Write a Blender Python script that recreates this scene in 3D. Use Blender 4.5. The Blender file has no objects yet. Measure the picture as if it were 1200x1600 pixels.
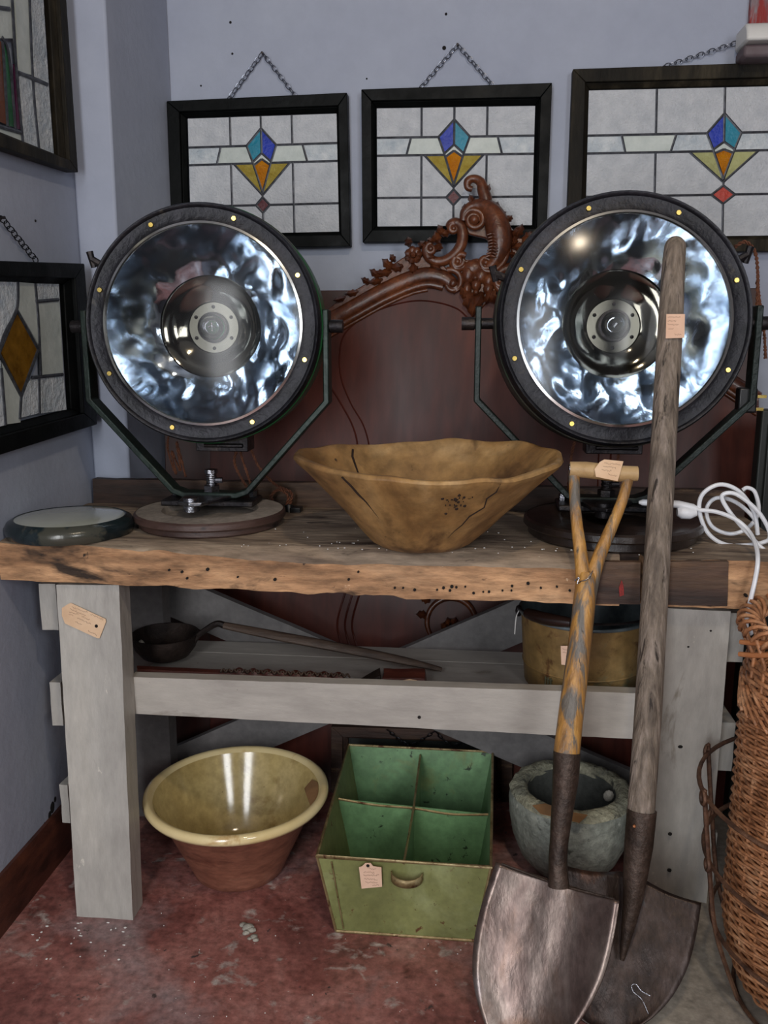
import bpy, math, random
from mathutils import Vector, Matrix, noise
random.seed(7)
# ------------------------------------------------------------------ camera
F=1350.; TH=math.radians(11.5); YW=math.radians(6.0); CZ=1.2
S=bpy.context.scene; COL=S.collection
cd=bpy.data.cameras.new('camera'); cam=bpy.data.objects.new('camera',cd); COL.objects.link(cam)
cd.sensor_fit='VERTICAL'; cd.sensor_height=36.; cd.lens=F/1600*36.; cd.clip_start=.02
cam.location=(0,0,CZ); cam.rotation_euler=(math.pi/2-TH,0,YW); S.camera=cam
# ------------------------------------------------------------------ light
W=bpy.data.worlds.new('world'); S.world=W; W.use_nodes=True
W.node_tree.nodes['Background'].inputs[0].default_value=(.74,.84,1,1)
W.node_tree.nodes['Background'].inputs[1].default_value=.30
def area(name,loc,target,sx,sy,power,col):
    l=bpy.data.lights.new(name,'AREA'); l.shape='RECTANGLE'; l.size=sx; l.size_y=sy; l.energy=power; l.color=col
    o=bpy.data.objects.new(name,l); COL.objects.link(o); o.location=loc
    o.rotation_euler=(Vector(target)-Vector(loc)).to_track_quat('-Z','Y').to_euler(); return o
area('shop_window_daylight',(-.75,-1.7,1.35),(-.05,1.9,.9),.8,2.2,66,(.95,.97,1))
area('side_window_daylight',(1.35,-1.5,1.85),(-.1,1.9,.8),.6,1.0,24,(.95,.97,1))
area('ceiling_lamp_light',(.2,.3,2.55),(.1,1.7,.6),.10,.10,8,(1,.83,.62))
S.view_settings.view_transform='Standard'; S.view_settings.look='None'
S.view_settings.exposure=0.15; S.view_settings.gamma=1.0; S.view_settings.use_curve_mapping=False
# ------------------------------------------------------------------ pixel rays onto real planes
_R=Matrix.Rotation(YW,3,'Z')
def ray(px,py):
    u=(px-600)/F; v=-(py-800)/F
    return _R@(Vector((0,math.cos(TH),-math.sin(TH)))+u*Vector((1,0,0))+v*Vector((0,math.sin(TH),math.cos(TH))))
O=Vector((0,0,CZ))
def PY(px,py,y): d=ray(px,py); return O+d*(y/d.y)
def PZ(px,py,z): d=ray(px,py); return O+d*((z-CZ)/d.z)
def PX(px,py,x): d=ray(px,py); return O+d*(x/d.x)
class Plane:
    def __init__(s,a,b,c):
        s.o=Vector(a); s.n=(Vector(b)-s.o).cross(Vector(c)-s.o).normalized()
        if s.n.dot(O-s.o)<0: s.n=-s.n
    def __call__(s,px,py,off=0):
        d=ray(px,py); o=s.o+s.n*off; return O+d*((o-O).dot(s.n)/d.dot(s.n))
def lean(y0,z0,y1,z1): return Plane((0,y0,z0),(1,y0,z0),(0,y1,z1))
# ------------------------------------------------------------------ materials
def lin(c):
    if isinstance(c,str): c=[int(c[i:i+2],16)/255 for i in (0,2,4)]
    return tuple((x/12.92 if x<=.04045 else ((x+.055)/1.055)**2.4) for x in c)+(1,)
def mat(name,cols,sc=8,st=(1,1,1),rough=.6,metal=0,bump=.15,bsc=None,dist=0,spots=(),det=6,rv=0,spec=.5,coat=0,grain=0,grain_sc=None):
    m=bpy.data.materials.new(name); m.use_nodes=True; nt=m.node_tree; N=nt.nodes; L=nt.links
    b=N['Principled BSDF']; tc=N.new('ShaderNodeTexCoord'); mp=N.new('ShaderNodeMapping')
    mp.inputs['Scale'].default_value=st; L.new(tc.outputs['Object'],mp.inputs[0])
    def nz(scale,detail=6,d=0,src=mp):
        n=N.new('ShaderNodeTexNoise'); n.inputs['Scale'].default_value=scale; n.inputs['Detail'].default_value=detail
        n.inputs['Distortion'].default_value=d; n.inputs['Roughness'].default_value=.62; L.new(src.outputs[0],n.inputs['Vector']); return n
    n=nz(sc,det,dist); r=N.new('ShaderNodeValToRGB'); e=r.color_ramp
    k=len(cols); lo,hi=.3,.7
    while len(e.elements)<k: e.elements.new(.5)
    for i,c in enumerate(cols):
        e.elements[i].position=lo+(hi-lo)*i/max(1,k-1); e.elements[i].color=lin(c)
    L.new(n.outputs[0],r.inputs[0]); out=r.outputs[0]
    for (c,s,t0,t1,own) in spots:
        if own: q=N.new('ShaderNodeMapping'); q.inputs['Scale'].default_value=own; q.inputs['Location'].default_value=(s*.37,s*.11,s*.23); L.new(tc.outputs['Object'],q.inputs[0])
        else: q=mp
        n2=nz(s,5,.4,q); r2=N.new('ShaderNodeValToRGB'); r2.color_ramp.elements[0].position=t0; r2.color_ramp.elements[1].position=t1
        L.new(n2.outputs[0],r2.inputs[0]); mx=N.new('ShaderNodeMix'); mx.data_type='RGBA'
        L.new(r2.outputs[0],mx.inputs[0]); L.new(out,mx.inputs[6]); mx.inputs[7].default_value=lin(c); out=mx.outputs[2]
    if grain:
        ng=nz(grain_sc or sc*9,5); rg_=N.new('ShaderNodeMapRange'); rg_.inputs[1].default_value=.3; rg_.inputs[2].default_value=.7; rg_.inputs[3].default_value=1-grain; rg_.inputs[4].default_value=1+grain
        L.new(ng.outputs[0],rg_.inputs[0]); mg=N.new('ShaderNodeMix'); mg.data_type='RGBA'; mg.blend_type='MULTIPLY'; mg.inputs[0].default_value=1
        L.new(out,mg.inputs[6]); L.new(rg_.outputs[0],mg.inputs[7]); out=mg.outputs[2]
    L.new(out,b.inputs['Base Color'])
    b.inputs['Roughness'].default_value=rough; b.inputs['Metallic'].default_value=metal
    b.inputs['Specular IOR Level'].default_value=spec
    if coat: b.inputs['Coat Weight'].default_value=coat; b.inputs['Coat Roughness'].default_value=.12
    if rv:
        mr=N.new('ShaderNodeMapRange'); mr.inputs[3].default_value=max(0,rough-rv); mr.inputs[4].default_value=min(1,rough+rv)
        mr.inputs[1].default_value=.35; mr.inputs[2].default_value=.65; n3=nz(sc*.7+2,4); L.new(n3.outputs[0],mr.inputs[0]); L.new(mr.outputs[0],b.inputs['Roughness'])
    if bump:
        n4=nz(bsc or sc*3,6); bp=N.new('ShaderNodeBump'); bp.inputs['Strength'].default_value=bump; bp.inputs['Distance'].default_value=.01
        L.new(n4.outputs[0],bp.inputs['Height']); L.new(bp.outputs[0],b.inputs['Normal'])
    return m
def glassmat(name,col,trans=.35,rough=.18,bump=.5,bsc=60,c2=None):
    m=mat(name,[col,c2 or col],sc=30,rough=rough,bump=bump,bsc=bsc,spec=.35)
    nt=m.node_tree; N=nt.nodes; L=nt.links; b=N['Principled BSDF']; t=N.new('ShaderNodeBsdfTransparent')
    t.inputs[0].default_value=lin(col); mx=N.new('ShaderNodeMixShader'); mx.inputs[0].default_value=trans
    L.new(b.outputs[0],mx.inputs[1]); L.new(t.outputs[0],mx.inputs[2]); L.new(mx.outputs[0],N['Material Output'].inputs[0]); return m
def clearglass(name,tint=(1,1,1),rough=.02,ior=1.5):
    m=bpy.data.materials.new(name); m.use_nodes=True; nt=m.node_tree; N=nt.nodes; L=nt.links; N.remove(N['Principled BSDF'])
    t=N.new('ShaderNodeBsdfTransparent'); t.inputs[0].default_value=(*tint,1); g=N.new('ShaderNodeBsdfGlossy'); g.inputs['Roughness'].default_value=rough
    f=N.new('ShaderNodeFresnel'); f.inputs[0].default_value=ior; mx=N.new('ShaderNodeMixShader')
    L.new(f.outputs[0],mx.inputs[0]); L.new(t.outputs[0],mx.inputs[1]); L.new(g.outputs[0],mx.inputs[2]); L.new(mx.outputs[0],N['Material Output'].inputs[0]); return m
M={}
M['wall']=mat('wall_paint',['9aa0b1','a1a7b7','aab0be'],sc=2.2,rough=.75,bump=.12,bsc=40,spots=[('8d90a0',26,.73,.79,None)],rv=.08,grain=.03)
M['ceil']=mat('ceiling_paint',['8f8f90','9a9a9c'],sc=2,rough=.9,bump=0)
M['rearwall']=mat('rear_wall_paint',['5f5d60','6f6c6c'],sc=2,rough=.9,bump=0)
M['base']=mat('baseboard_brown',['2c150d','47241a','5a3020'],sc=9,st=(1,1,3),rough=.5,bump=.2)
M['pglass']=clearglass('cover_glass',(.97,.985,1))
M['dustyglass']=clearglass('dusty_cover_glass',(.96,.975,.99),.16,1.36)
M['frame']=mat('black_frame_paint',['030404','070909','0c0e0e'],sc=14,rough=.5,bump=.12,rv=.1,spec=.12)
M['frameworn']=mat('worn_black_frame',['0d0c09','211d16','40392c'],sc=12,st=(1,1,.25),rough=.6,bump=.3,spec=.15,grain=.3)
M['lead']=mat('lead_came',['33353a','4a4c52','5e6066'],sc=60,rough=.4,metal=.6,bump=.15)
M['chain']=mat('chain_steel',['5b5e6a','8d919c'],sc=60,rough=.35,metal=.9,bump=0)
M['chaindark']=mat('chain_dark',['17181c','33353a'],sc=60,rough=.4,metal=.8,bump=0)
M['g_white']=glassmat('textured_white_glass','eceef2',.15,.3,.8,170,'d2d6dc')
M['g_milk']=glassmat('milky_glass','d2d8d2',.12,.3,.2,40,'bcc4bf')
M['g_ripple']=glassmat('rippled_glass','f0f4f6',.15,.14,1.0,80,'c0ccd6')
M['g_blue']=glassmat('deep_blue_glass','0c34b4',.1,.3,.3,60,'0a2a98')
M['g_teal']=glassmat('teal_glass','128aa6',.1,.3,.3,60,'0f7890')
M['g_amber']=glassmat('amber_glass','dc8f16',.15,.12,.8,110,'b86a08')
M['g_yellow']=glassmat('pale_yellow_glass','cfbd62',.2,.12,.9,110,'b0983c')
M['g_ygreen']=glassmat('straw_glass','c8c88e',.2,.2,.6,90,'aaa970')
M['g_red']=glassmat('red_glass','5c0c14',.05,.3,.3,60,'4d0d18')
M['g_brightred']=glassmat('orange_red_glass','c4402c',.1,.2,.3,60,'a83020')
M['g_brown']=glassmat('brown_amber_glass','8c6420',.12,.2,.2,20,'5a3c10')
M['g_green']=glassmat('green_glass','1e6b3a',.12,.2,.2,20,'124a28')
M['g_rust']=glassmat('rust_glass','7a4426',.12,.2,.2,20,'5c2f18')
M['g_plum']=glassmat('plum_glass','5c2848',.12,.2,.2,20,'44183a')
M['plank']=mat('worn_plank_face',['5f4632','946e4e','b88e68','c9a27c'],sc=5,st=(.5,1,2.2),rough=.78,bump=.7,bsc=30,dist=.6,spots=[('36281e',5,.57,.66,(.9,1,2)),('2a1e17',20,.65,.69,(.8,1,1.6)),('d9bd9e',30,.68,.74,(1,1,1)),('5a4638',1.6,.55,.75,(1,1,1))],grain=.42,grain_sc=34)
M['planktop']=mat('dusty_plank_top',['5f4f44','83715f','9a8874','7b6a58'],sc=5,st=(.35,2,1),rough=.82,bump=.5,bsc=22,dist=.5,spots=[('45342a',6,.54,.66,(.4,1.6,1)),('2f231c',24,.66,.7,(.4,1.8,1)),('c2b4a4',26,.69,.73,(1,1,1))],grain=.4,grain_sc=40)
M['darkwood']=mat('dark_plank',['241813','3e2b22','57412f'],sc=6,st=(.4,2,2.4),rough=.7,bump=.4,dist=.5,spots=[('7d624a',9,.62,.7,(.5,1,3))],grain=.4,grain_sc=30)
M['hole']=mat('worm_hole_dark',['0b0706','120b09'],rough=.9,bump=0)
M['redpaint']=mat('red_paint_mark',['6a1712','85201a'],sc=30,rough=.7,bump=0,grain=.4)
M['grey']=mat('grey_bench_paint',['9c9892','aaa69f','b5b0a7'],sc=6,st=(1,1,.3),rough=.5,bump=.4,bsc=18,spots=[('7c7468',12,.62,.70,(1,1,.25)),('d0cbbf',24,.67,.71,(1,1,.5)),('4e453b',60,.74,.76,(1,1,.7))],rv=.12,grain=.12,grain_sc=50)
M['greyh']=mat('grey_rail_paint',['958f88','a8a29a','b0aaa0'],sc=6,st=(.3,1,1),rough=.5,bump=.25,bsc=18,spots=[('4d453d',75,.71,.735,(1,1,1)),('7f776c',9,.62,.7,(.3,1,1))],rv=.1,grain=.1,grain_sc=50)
M['greyshade']=mat('grey_brace_shaded',['5c5a5a','6a6766','767270'],sc=6,rough=.6,bump=.2,grain=.15)  # darker copy of the bench grey, under-bench shade put into the colour
M['endgrain']=mat('chipped_paint_edge',['8d8474','b3a995','c9bfa8'],sc=40,rough=.8,bump=.6)
M['floor']=mat('red_painted_concrete',['69403a','7f4d47','95625a','a87a72'],sc=4.5,rough=.48,bump=.3,bsc=25,dist=.7,spots=[('96898a',4.0,.50,.80,(1,1,1)),('b0a39c',17,.60,.72,(1,1.3,1)),('cfc6be',60,.68,.72,(1,1,1)),('552e28',11,.62,.72,(1,1,1)),('4a3c3a',34,.66,.70,(1,1,1))],rv=.2,grain=.42,grain_sc=60)
M['concrete']=mat('bare_concrete',['80776c','958c80','a79e90'],sc=6,rough=.6,bump=.3,spots=[('6b6259',14,.6,.7,None)],grain=.25,grain_sc=60)
M['mahog']=mat('mahogany_panel',['36170f','481e16','5a2c20'],sc=5,st=(1,1,.12),rough=.42,bump=.04,rv=.06,spec=.26,grain=.3,grain_sc=30)
M['mahogd']=mat('mahogany_back_panel',['2a120c','3c1a12'],sc=5,st=(1,1,.15),rough=.45,bump=.05,grain=.3)
M['carve']=mat('carved_walnut',['34190e','552c18','724024'],sc=16,rough=.34,bump=.2,bsc=50,coat=.12,grain=.35)
M['ring']=mat('lamp_rim_black',['0e0e12','1b1b21','2a2930'],sc=16,rough=.42,metal=.4,bump=.3,bsc=60,spots=[('3d3832',18,.64,.72,None)],grain=.25)
M['housing']=mat('lamp_housing_iron',['2a2b26','45463e','5b5a50'],sc=9,rough=.5,metal=.45,bump=.3,spots=[('1f5a30',4,.58,.64,None)])
M['housingg']=mat('lamp_housing_green',['164a28','1d5c32','2c5038'],sc=5,rough=.4,metal=.15,bump=.2,spots=[('3b3a34',3.2,.50,.56,None)])
M['bezel']=mat('bezel_bright',['c8c8c4','e4e4e0'],sc=20,rough=.2,metal=1,bump=0)
M['mirror']=mat('silvered_reflector',['9fabb6','b8c2cc','d0d8e0'],sc=5,rough=.085,metal=1,bump=.10,bsc=9,dist=1.0,spots=[('5f6f80',6,.52,.68,None),('e8eef4',12,.66,.7,None)],rv=.05)
M['mirrord']=mat('inner_reflector_dark_reflection',['45433c','625e54','7f7a6e'],sc=4,rough=.08,metal=1,bump=.05,bsc=9)  # dark metal colour stands in for the dark room reflected there
M['plate']=mat('lamp_inner_plate',['46443d','5c594f'],sc=5,rough=.28,metal=1,bump=.04)
M['brass']=mat('brass_screw',['b89a4c','e0c676'],sc=50,rough=.25,metal=1,bump=0)
M['iron']=mat('dark_iron',['17161a','2b282a','423a36'],sc=20,rough=.42,metal=.7,bump=.3)
M['steel']=mat('bright_worn_steel',['5a5a60','8a8a90','b5b5ba'],sc=30,rough=.25,metal=1,bump=.2)
M['yoke']=mat('yoke_green_black',['121a18','1c2a24','2c3430'],sc=14,rough=.42,metal=.4,bump=.2,spots=[('2a5f40',5,.58,.66,None)],grain=.3)
M['yoked']=mat('yoke_black_blue',['0f1513','18211e','25302e'],sc=14,rough=.42,metal=.4,bump=.3,spots=[('2a4a3c',6,.62,.68,None)])
M['basewood']=mat('lamp_base_wood',['2c1c18','43302a','54403a'],sc=8,st=(1,1,4),rough=.5,bump=.3,spots=[('17100e',9,.6,.7,None)])
M['basetop']=mat('lamp_base_dusty_top',['6a6158','83796f','958b80'],sc=8,rough=.85,bump=.3,grain=.25)
M['basedark']=mat('lamp_base_black_wood',['17110f','281f1b','3a2f29'],sc=8,rough=.35,bump=.3,coat=.2)
M['bowl']=mat('carved_bowl_wood',['5e4226','836138','997648','ae8d60'],sc=4.5,st=(1,1,.8),rough=.5,bump=.35,bsc=16,dist=.8,spots=[('4a321c',7,.56,.70,(1,1,1)),('35220f',34,.68,.73,(1,1,.4))],rv=.1,grain=.32,grain_sc=28)
M['crack']=mat('bowl_crack_dark',['1c0f07','2a180c'],rough=.9,bump=0)
M['paper']=mat('kraft_tag_paper',['cda988','d8b694','dfc0a0'],sc=20,rough=.85,bump=.05)
M['paperpink']=mat('pinkish_tag_paper',['d3ac92','e0bda4'],sc=20,rough=.85,bump=.05)
M['paperbr']=mat('brown_tag_paper',['8a6340','a07850'],sc=20,rough=.85,bump=.05)
M['ink']=mat('handwriting_ink',['7a5c50','846558'],rough=.9,bump=0)
M['inkred']=mat('handwriting_ink_brown',['9c6a50','a87458'],rough=.9,bump=0)
M['ash']=mat('weathered_ash_handle',['4c4138','75685b','93857a'],sc=9,st=(7,7,.35),rough=.68,bump=.7,bsc=14,dist=.5,spots=[('30271f',8,.58,.66,(9,9,.3))],grain=.3,grain_sc=20)
M['honey']=mat('honey_ash_handle',['58452f','8c6537','b08040','c69852'],sc=6,st=(6,6,.5),rough=.42,bump=.4,bsc=14,dist=.4,spots=[('665f56',7,.48,.58,(6,6,.4)),('3a2c1e',12,.64,.7,(8,8,.4))],grain=.2,grain_sc=20)
M['grip']=mat('worn_grip_wood',['8b6b42','ad8d60','c4a578'],sc=10,rough=.5,bump=.3)
M['socket']=mat('rusty_socket',['2a211d','41342c','594940'],sc=18,rough=.5,metal=.5,bump=.4,grain=.3)
M['blade']=mat('worn_shovel_blade',['463731','5e4f49','756860','827a7c'],sc=4,st=(2,1,.9),rough=.34,metal=.7,bump=.09,bsc=30,dist=.5,spots=[('564033',5,.50,.66,(2,1,1)),('b89a72',80,.71,.75,(1,1,1))],rv=.08,grain=.3,grain_sc=45)
M['bladed']=mat('dark_rusty_blade',['231b18','3a2e29','4a403e'],sc=5,st=(2,1,.8),rough=.4,metal=.6,bump=.2,bsc=26,spots=[('56392a',6,.60,.70,(2,1,.7)),('5a5c60',5,.62,.72,None)],rv=.1,grain=.3,grain_sc=40)
M['tc']=mat('terracotta',['693f31','80513f','93624e'],sc=5,st=(1,1,2.5),rough=.5,bump=.25,coat=.15,spots=[('573024',8,.60,.7,None),('a08068',14,.66,.72,None)],grain=.2,grain_sc=40)
M['glaze']=mat('cream_glaze',['a68e58','bba56e','cab582'],sc=5,rough=.14,bump=.06,coat=.5,spots=[('8f7444',9,.6,.74,None),('4e3c20',60,.69,.73,None)],grain=.15,grain_sc=40)
M['rimglaze']=mat('rim_glaze',['d9c188','e8d6a6'],sc=9,rough=.15,bump=.04,coat=.6,spots=[('a8762c',8,.62,.72,None)])
M['green']=mat('green_box_outside',['616238','757848','888b58'],sc=4,rough=.45,bump=.12,spots=[('5c3a20',30,.64,.68,None),('92976a',5,.55,.7,None),('4a2c18',70,.66,.69,None)],rv=.08,grain=.15,grain_sc=50)
M['greenin']=mat('green_box_inside',['54744e','668a5e','789f70'],sc=4,rough=.45,bump=.12,spots=[('2c3b28',40,.64,.68,None),('7d8c58',6,.6,.7,None)],grain=.18,grain_sc=50)
M['boxedge']=mat('box_edge_bare',['6d5c3c','93805a','a89a74'],sc=30,rough=.4,metal=.5,bump=.2,spots=[('55331f',25,.58,.66,None)])
M['stone']=mat('stone_outside',['767a70','8e9288','a2a498'],sc=9,rough=.8,bump=.5,bsc=60,spots=[('565a52',30,.62,.7,None),('b2b4a8',24,.66,.7,None)],grain=.3,grain_sc=70)
M['stonerim']=mat('stone_rim',['7a7a6e','97957f','aea992'],sc=20,rough=.85,bump=.9,bsc=90,spots=[('56564c',35,.58,.66,None)],grain=.4,grain_sc=90)
M['stoneshade']=mat('stone_hollow_shaded',['353633','484a45','585a54'],sc=10,rough=.8,bump=.4,grain=.3,grain_sc=60)  # darker copy of the stone, shade of the hollow painted in
M['bucket']=mat('painted_bucket',['6c5530','84693f','957c52'],sc=6,rough=.5,metal=.15,bump=.2,spots=[('66705c',5,.55,.64,None),('54351c',18,.6,.7,None)],grain=.25,grain_sc=40)
M['zinc']=mat('galvanized',['4a5356','667074','7d888b'],sc=16,rough=.45,metal=.6,bump=.1)
M['bakelite']=mat('dark_grip',['1c120f','2c1d18'],sc=10,rough=.25,bump=0)
M['print']=mat('dark_print',['3a3a28','4a4832'],rough=.7,bump=0)
M['wicker']=mat('wicker_cane',['7c5034','ac7650','c99a74'],sc=22,rough=.48,bump=.2,spots=[('5a3520',14,.6,.7,None)],grain=.3,grain_sc=120)
M['rust']=mat('rusty_wire',['3c2a22','5c4030','7a5a44'],sc=30,rough=.6,metal=.4,bump=.4)
M['copper']=mat('coppery_cane',['a06038','c98a5c'],sc=20,rough=.3,metal=.3,bump=.1)
M['white']=mat('white_plastic',['dcdde2','e6e7ea'],sc=5,rough=.35,bump=0)
M['cord']=mat('brown_twisted_cord',['4c2a1c','74452c'],sc=60,rough=.8,bump=.4)
M['black']=mat('black_plastic',['0b0b0d','141416'],rough=.35,bump=0)
M['cab']=mat('dark_cabinet_paint',['0f1311','1a1f1c'],sc=6,rough=.5,bump=.1)
M['clockrim']=mat('black_marble_rim',['10171a','1c2629','2a3438'],sc=9,rough=.2,metal=.1,bump=.1,dist=1.2,spots=[('44443c',5,.52,.56,None)])
M['clockface']=mat('pale_glass_face',['a3a79c','b8bbb0'],sc=4,rough=.12,bump=0,coat=.6)
M['ladle']=mat('rusty_ladle',['17110f','2a201c','3c302a'],sc=16,rough=.6,metal=.5,bump=.4)
M['lwood']=mat('dark_ladle_handle',['2f241e','4a3b31','5f4e42'],sc=10,st=(.6,3,3),rough=.6,bump=.4)
M['carvedstick']=mat('carved_reddish_wood',['2c130e','4a2119','5d3326'],sc=10,st=(.6,2,2),rough=.45,bump=.3)
M['debris']=mat('plaster_crumb',['77736a','9a958a','b5afa2'],sc=30,rough=.9,bump=.6)
M['wpaint']=mat('white_ledge_paint',['d2d0cc','e0ded9'],sc=6,rough=.5,bump=.1)
M['distress']=mat('distressed_red_white_paint',['6b2a2a','8a8489','a39da0'],sc=5,st=(3,1,.6),rough=.6,bump=.3,spots=[('8c2420',6,.55,.62,(3,1,.6))])
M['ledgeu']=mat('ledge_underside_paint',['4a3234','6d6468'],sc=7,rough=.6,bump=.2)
# ------------------------------------------------------------------ mesh helper
class G:
    def __init__(s): s.v=[]; s.f=[]; s.m=[]
    def add(s,vs,fs,mi=0):
        o=len(s.v); s.v+=[Vector(p) for p in vs]; s.f+=[tuple(i+o for i in f) for f in fs]; s.m+=[mi]*len(fs); return s
    def box(s,x0,x1,y0,y1,z0,z1,mi=0):
        return s.hexa([(x0,y0,z0),(x1,y0,z0),(x1,y1,z0),(x0,y1,z0),(x0,y0,z1),(x1,y0,z1),(x1,y1,z1),(x0,y1,z1)],mi)
    def hexa(s,c,mi=0):
        return s.add(c,[(3,2,1,0),(4,5,6,7),(0,1,5,4),(1,2,6,5),(2,3,7,6),(3,0,4,7)],mi)
    def prism(s,poly,ext,mi=0):
        ext=Vector(ext); n=len(poly); a=[Vector(p) for p in poly]
        return s.add(a+[p+ext for p in a],[tuple(range(n)),tuple(range(2*n-1,n-1,-1))]+[(i,i+n,(i+1)%n+n,(i+1)%n) for i in range(n)],mi)
    def tube(s,pts,r,n=8,closed=False,mi=0,flat=1.,fn=None,cap=True):
        P=[Vector(p) for p in pts]; k=len(P); R=r if isinstance(r,(list,tuple)) else [r]*k
        if len(R)!=k: R=[lerpl(R,i/(k-1)) for i in range(k)]
        vs=[]; up=None
        for i in range(k):
            a=P[(i-1)%k] if (closed or i>0) else P[i]; b=P[(i+1)%k] if (closed or i<k-1) else P[i]
            t=(b-a); t=t.normalized() if t.length>1e-9 else Vector((0,0,1))
            if fn: u=Vector(fn); u=(u-t*u.dot(t)); u=u.normalized() if u.length>1e-6 else t.orthogonal().normalized()
            else:
                if up is None: up=t.orthogonal()
                u=(up-t*up.dot(t)); u=u.normalized() if u.length>1e-6 else t.orthogonal().normalized(); up=u
            w=t.cross(u)
            for j in range(n):
                an=2*math.pi*j/n; vs.append(P[i]+(u*math.cos(an)*flat+w*math.sin(an))*R[i])
        fs=[]
        for i in range(k if closed else k-1):
            for j in range(n):
                a=i*n+j; b=i*n+(j+1)%n; c=((i+1)%k)*n+(j+1)%n; d=((i+1)%k)*n+j; fs.append((a,b,c,d))
        if cap and not closed: fs+=[tuple(range(n-1,-1,-1)),tuple(range((k-1)*n,k*n))]
        return s.add(vs,fs,mi)
    def lathe(s,prof,n=48,mtx=None,wob=None,mi=0):
        mtx=mtx or Matrix.Identity(4); vs=[]; k=len(prof)
        for (r,z) in prof:
            for j in range(n):
                a=2*math.pi*j/n; p=Vector((r*math.cos(a),r*math.sin(a),z))
                if wob: p=wob(p,a)
                vs.append(mtx@p)
        fs=[(i*n+j,i*n+(j+1)%n,(i+1)*n+(j+1)%n,(i+1)*n+j) for i in range(k-1) for j in range(n)]
        return s.add(vs,fs,mi)
    def blob(s,c,r,mtx=None,n=12,mi=0,na=0):
        c=Vector(c); r=Vector(r) if not isinstance(r,(int,float)) else Vector((r,r,r)); vs=[]; fs=[]; h=max(4,n//2)
        for i in range(h+1):
            th=math.pi*i/h
            for j in range(n):
                a=2*math.pi*j/n; q=Vector((math.sin(th)*math.cos(a),math.sin(th)*math.sin(a),math.cos(th)))
                q=Vector((q.x*r.x,q.y*r.y,q.z*r.z))
                if na: q=q*(1+na*noise.noise(q*60+c*10))
                vs.append(c+(mtx@q if mtx else q))
        for i in range(h):
            for j in range(n): fs.append((i*n+j,(i+1)*n+j,(i+1)*n+(j+1)%n,i*n+(j+1)%n))
        return s.add(vs,fs,mi)
    def board(s,c,div,amp=.001,fr=18,mi=0,topmi=None,edge=0,wear=None):
        """rough board: trilinear box between 8 corners, gridded and knocked about"""
        c=[Vector(p) for p in c]; nx,ny,nz=div
        def tri(u,v,w):
            a=c[0].lerp(c[1],u); b=c[3].lerp(c[2],u); d=c[4].lerp(c[5],u); e=c[7].lerp(c[6],u)
            p=a.lerp(b,v).lerp(d.lerp(e,v),w)
            if wear: p=p-Vector((0,0,wear(p)*w*max(0,1-v/.13)))
            k=amp
            if edge and ((v<.001) and (w<.001 or w>.999)): k=amp+edge*max(0,noise.noise(p*9+Vector((3,1,2)))+.15)
            n=noise.noise_vector(p*fr)+.5*noise.noise_vector(p*fr*3)
            cen=(c[0]+c[6])/2
            return p+n*k*(1 if k==amp else 1)
        idx={}; vs=[]
        def vid(i,j,k):
            q=(i,j,k)
            if q not in idx: idx[q]=len(vs); vs.append(tri(i/nx,j/ny,k/nz))
            return idx[q]
        fs=[]; ms=[]
        for i in range(nx):
            for j in range(ny):
                fs.append((vid(i,j,0),vid(i,j+1,0),vid(i+1,j+1,0),vid(i+1,j,0))); ms.append(mi)
                fs.append((vid(i,j,nz),vid(i+1,j,nz),vid(i+1,j+1,nz),vid(i,j+1,nz))); ms.append(mi if topmi is None else topmi)
            for k in range(nz):
                fs.append((vid(i,0,k),vid(i+1,0,k),vid(i+1,0,k+1),vid(i,0,k+1))); ms.append(mi)
                fs.append((vid(i,ny,k),vid(i,ny,k+1),vid(i+1,ny,k+1),vid(i+1,ny,k))); ms.append(mi)
        for j in range(ny):
            for k in range(nz):
                fs.append((vid(0,j,k),vid(0,j,k+1),vid(0,j+1,k+1),vid(0,j+1,k))); ms.append(mi)
                fs.append((vid(nx,j,k),vid(nx,j+1,k),vid(nx,j+1,k+1),vid(nx,j,k+1))); ms.append(mi)
        o=len(s.v); s.v+=vs; s.f+=[tuple(a+o for a in f) for f in fs]; s.m+=ms; return s
    def build(s,name,m,parent=None,ang=40,bevel=0,solid=0,root=None):
        me=bpy.data.meshes.new(name); org=ORG.get(rootof(parent).name,Vector()) if parent else Vector()
        if root is not None: org=Vector(root)
        me.from_pydata([v-org for v in s.v],[],s.f)
        ml=m if isinstance(m,(list,tuple)) else [m]
        for q in ml: me.materials.append(M[q] if isinstance(q,str) else q)
        me.polygons.foreach_set('material_index',s.m)
        me.polygons.foreach_set('use_smooth',[True]*len(s.f)); me.update(); me.validate()
        import bmesh
        bm=bmesh.new(); bm.from_mesh(me); bmesh.ops.recalc_face_normals(bm,faces=bm.faces); bm.to_mesh(me); bm.free()
        me.set_sharp_from_angle(angle=math.radians(ang))
        o=bpy.data.objects.new(name,me); COL.objects.link(o)
        if parent: o.parent=parent
        else: o.location=org; ORG[o.name]=org
        if solid: q=o.modifiers.new('solid','SOLIDIFY'); q.thickness=solid; q.offset=0
        if bevel: q=o.modifiers.new('bevel','BEVEL'); q.width=bevel; q.segments=2; q.limit_method='ANGLE'; q.angle_limit=math.radians(40)
        return o
ORG={}
def rootof(o):
    while o.parent: o=o.parent
    return o
def lerpl(a,t):
    x=t*(len(a)-1); i=min(int(x),len(a)-2); return a[i]+(a[i+1]-a[i])*(x-i)
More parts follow.
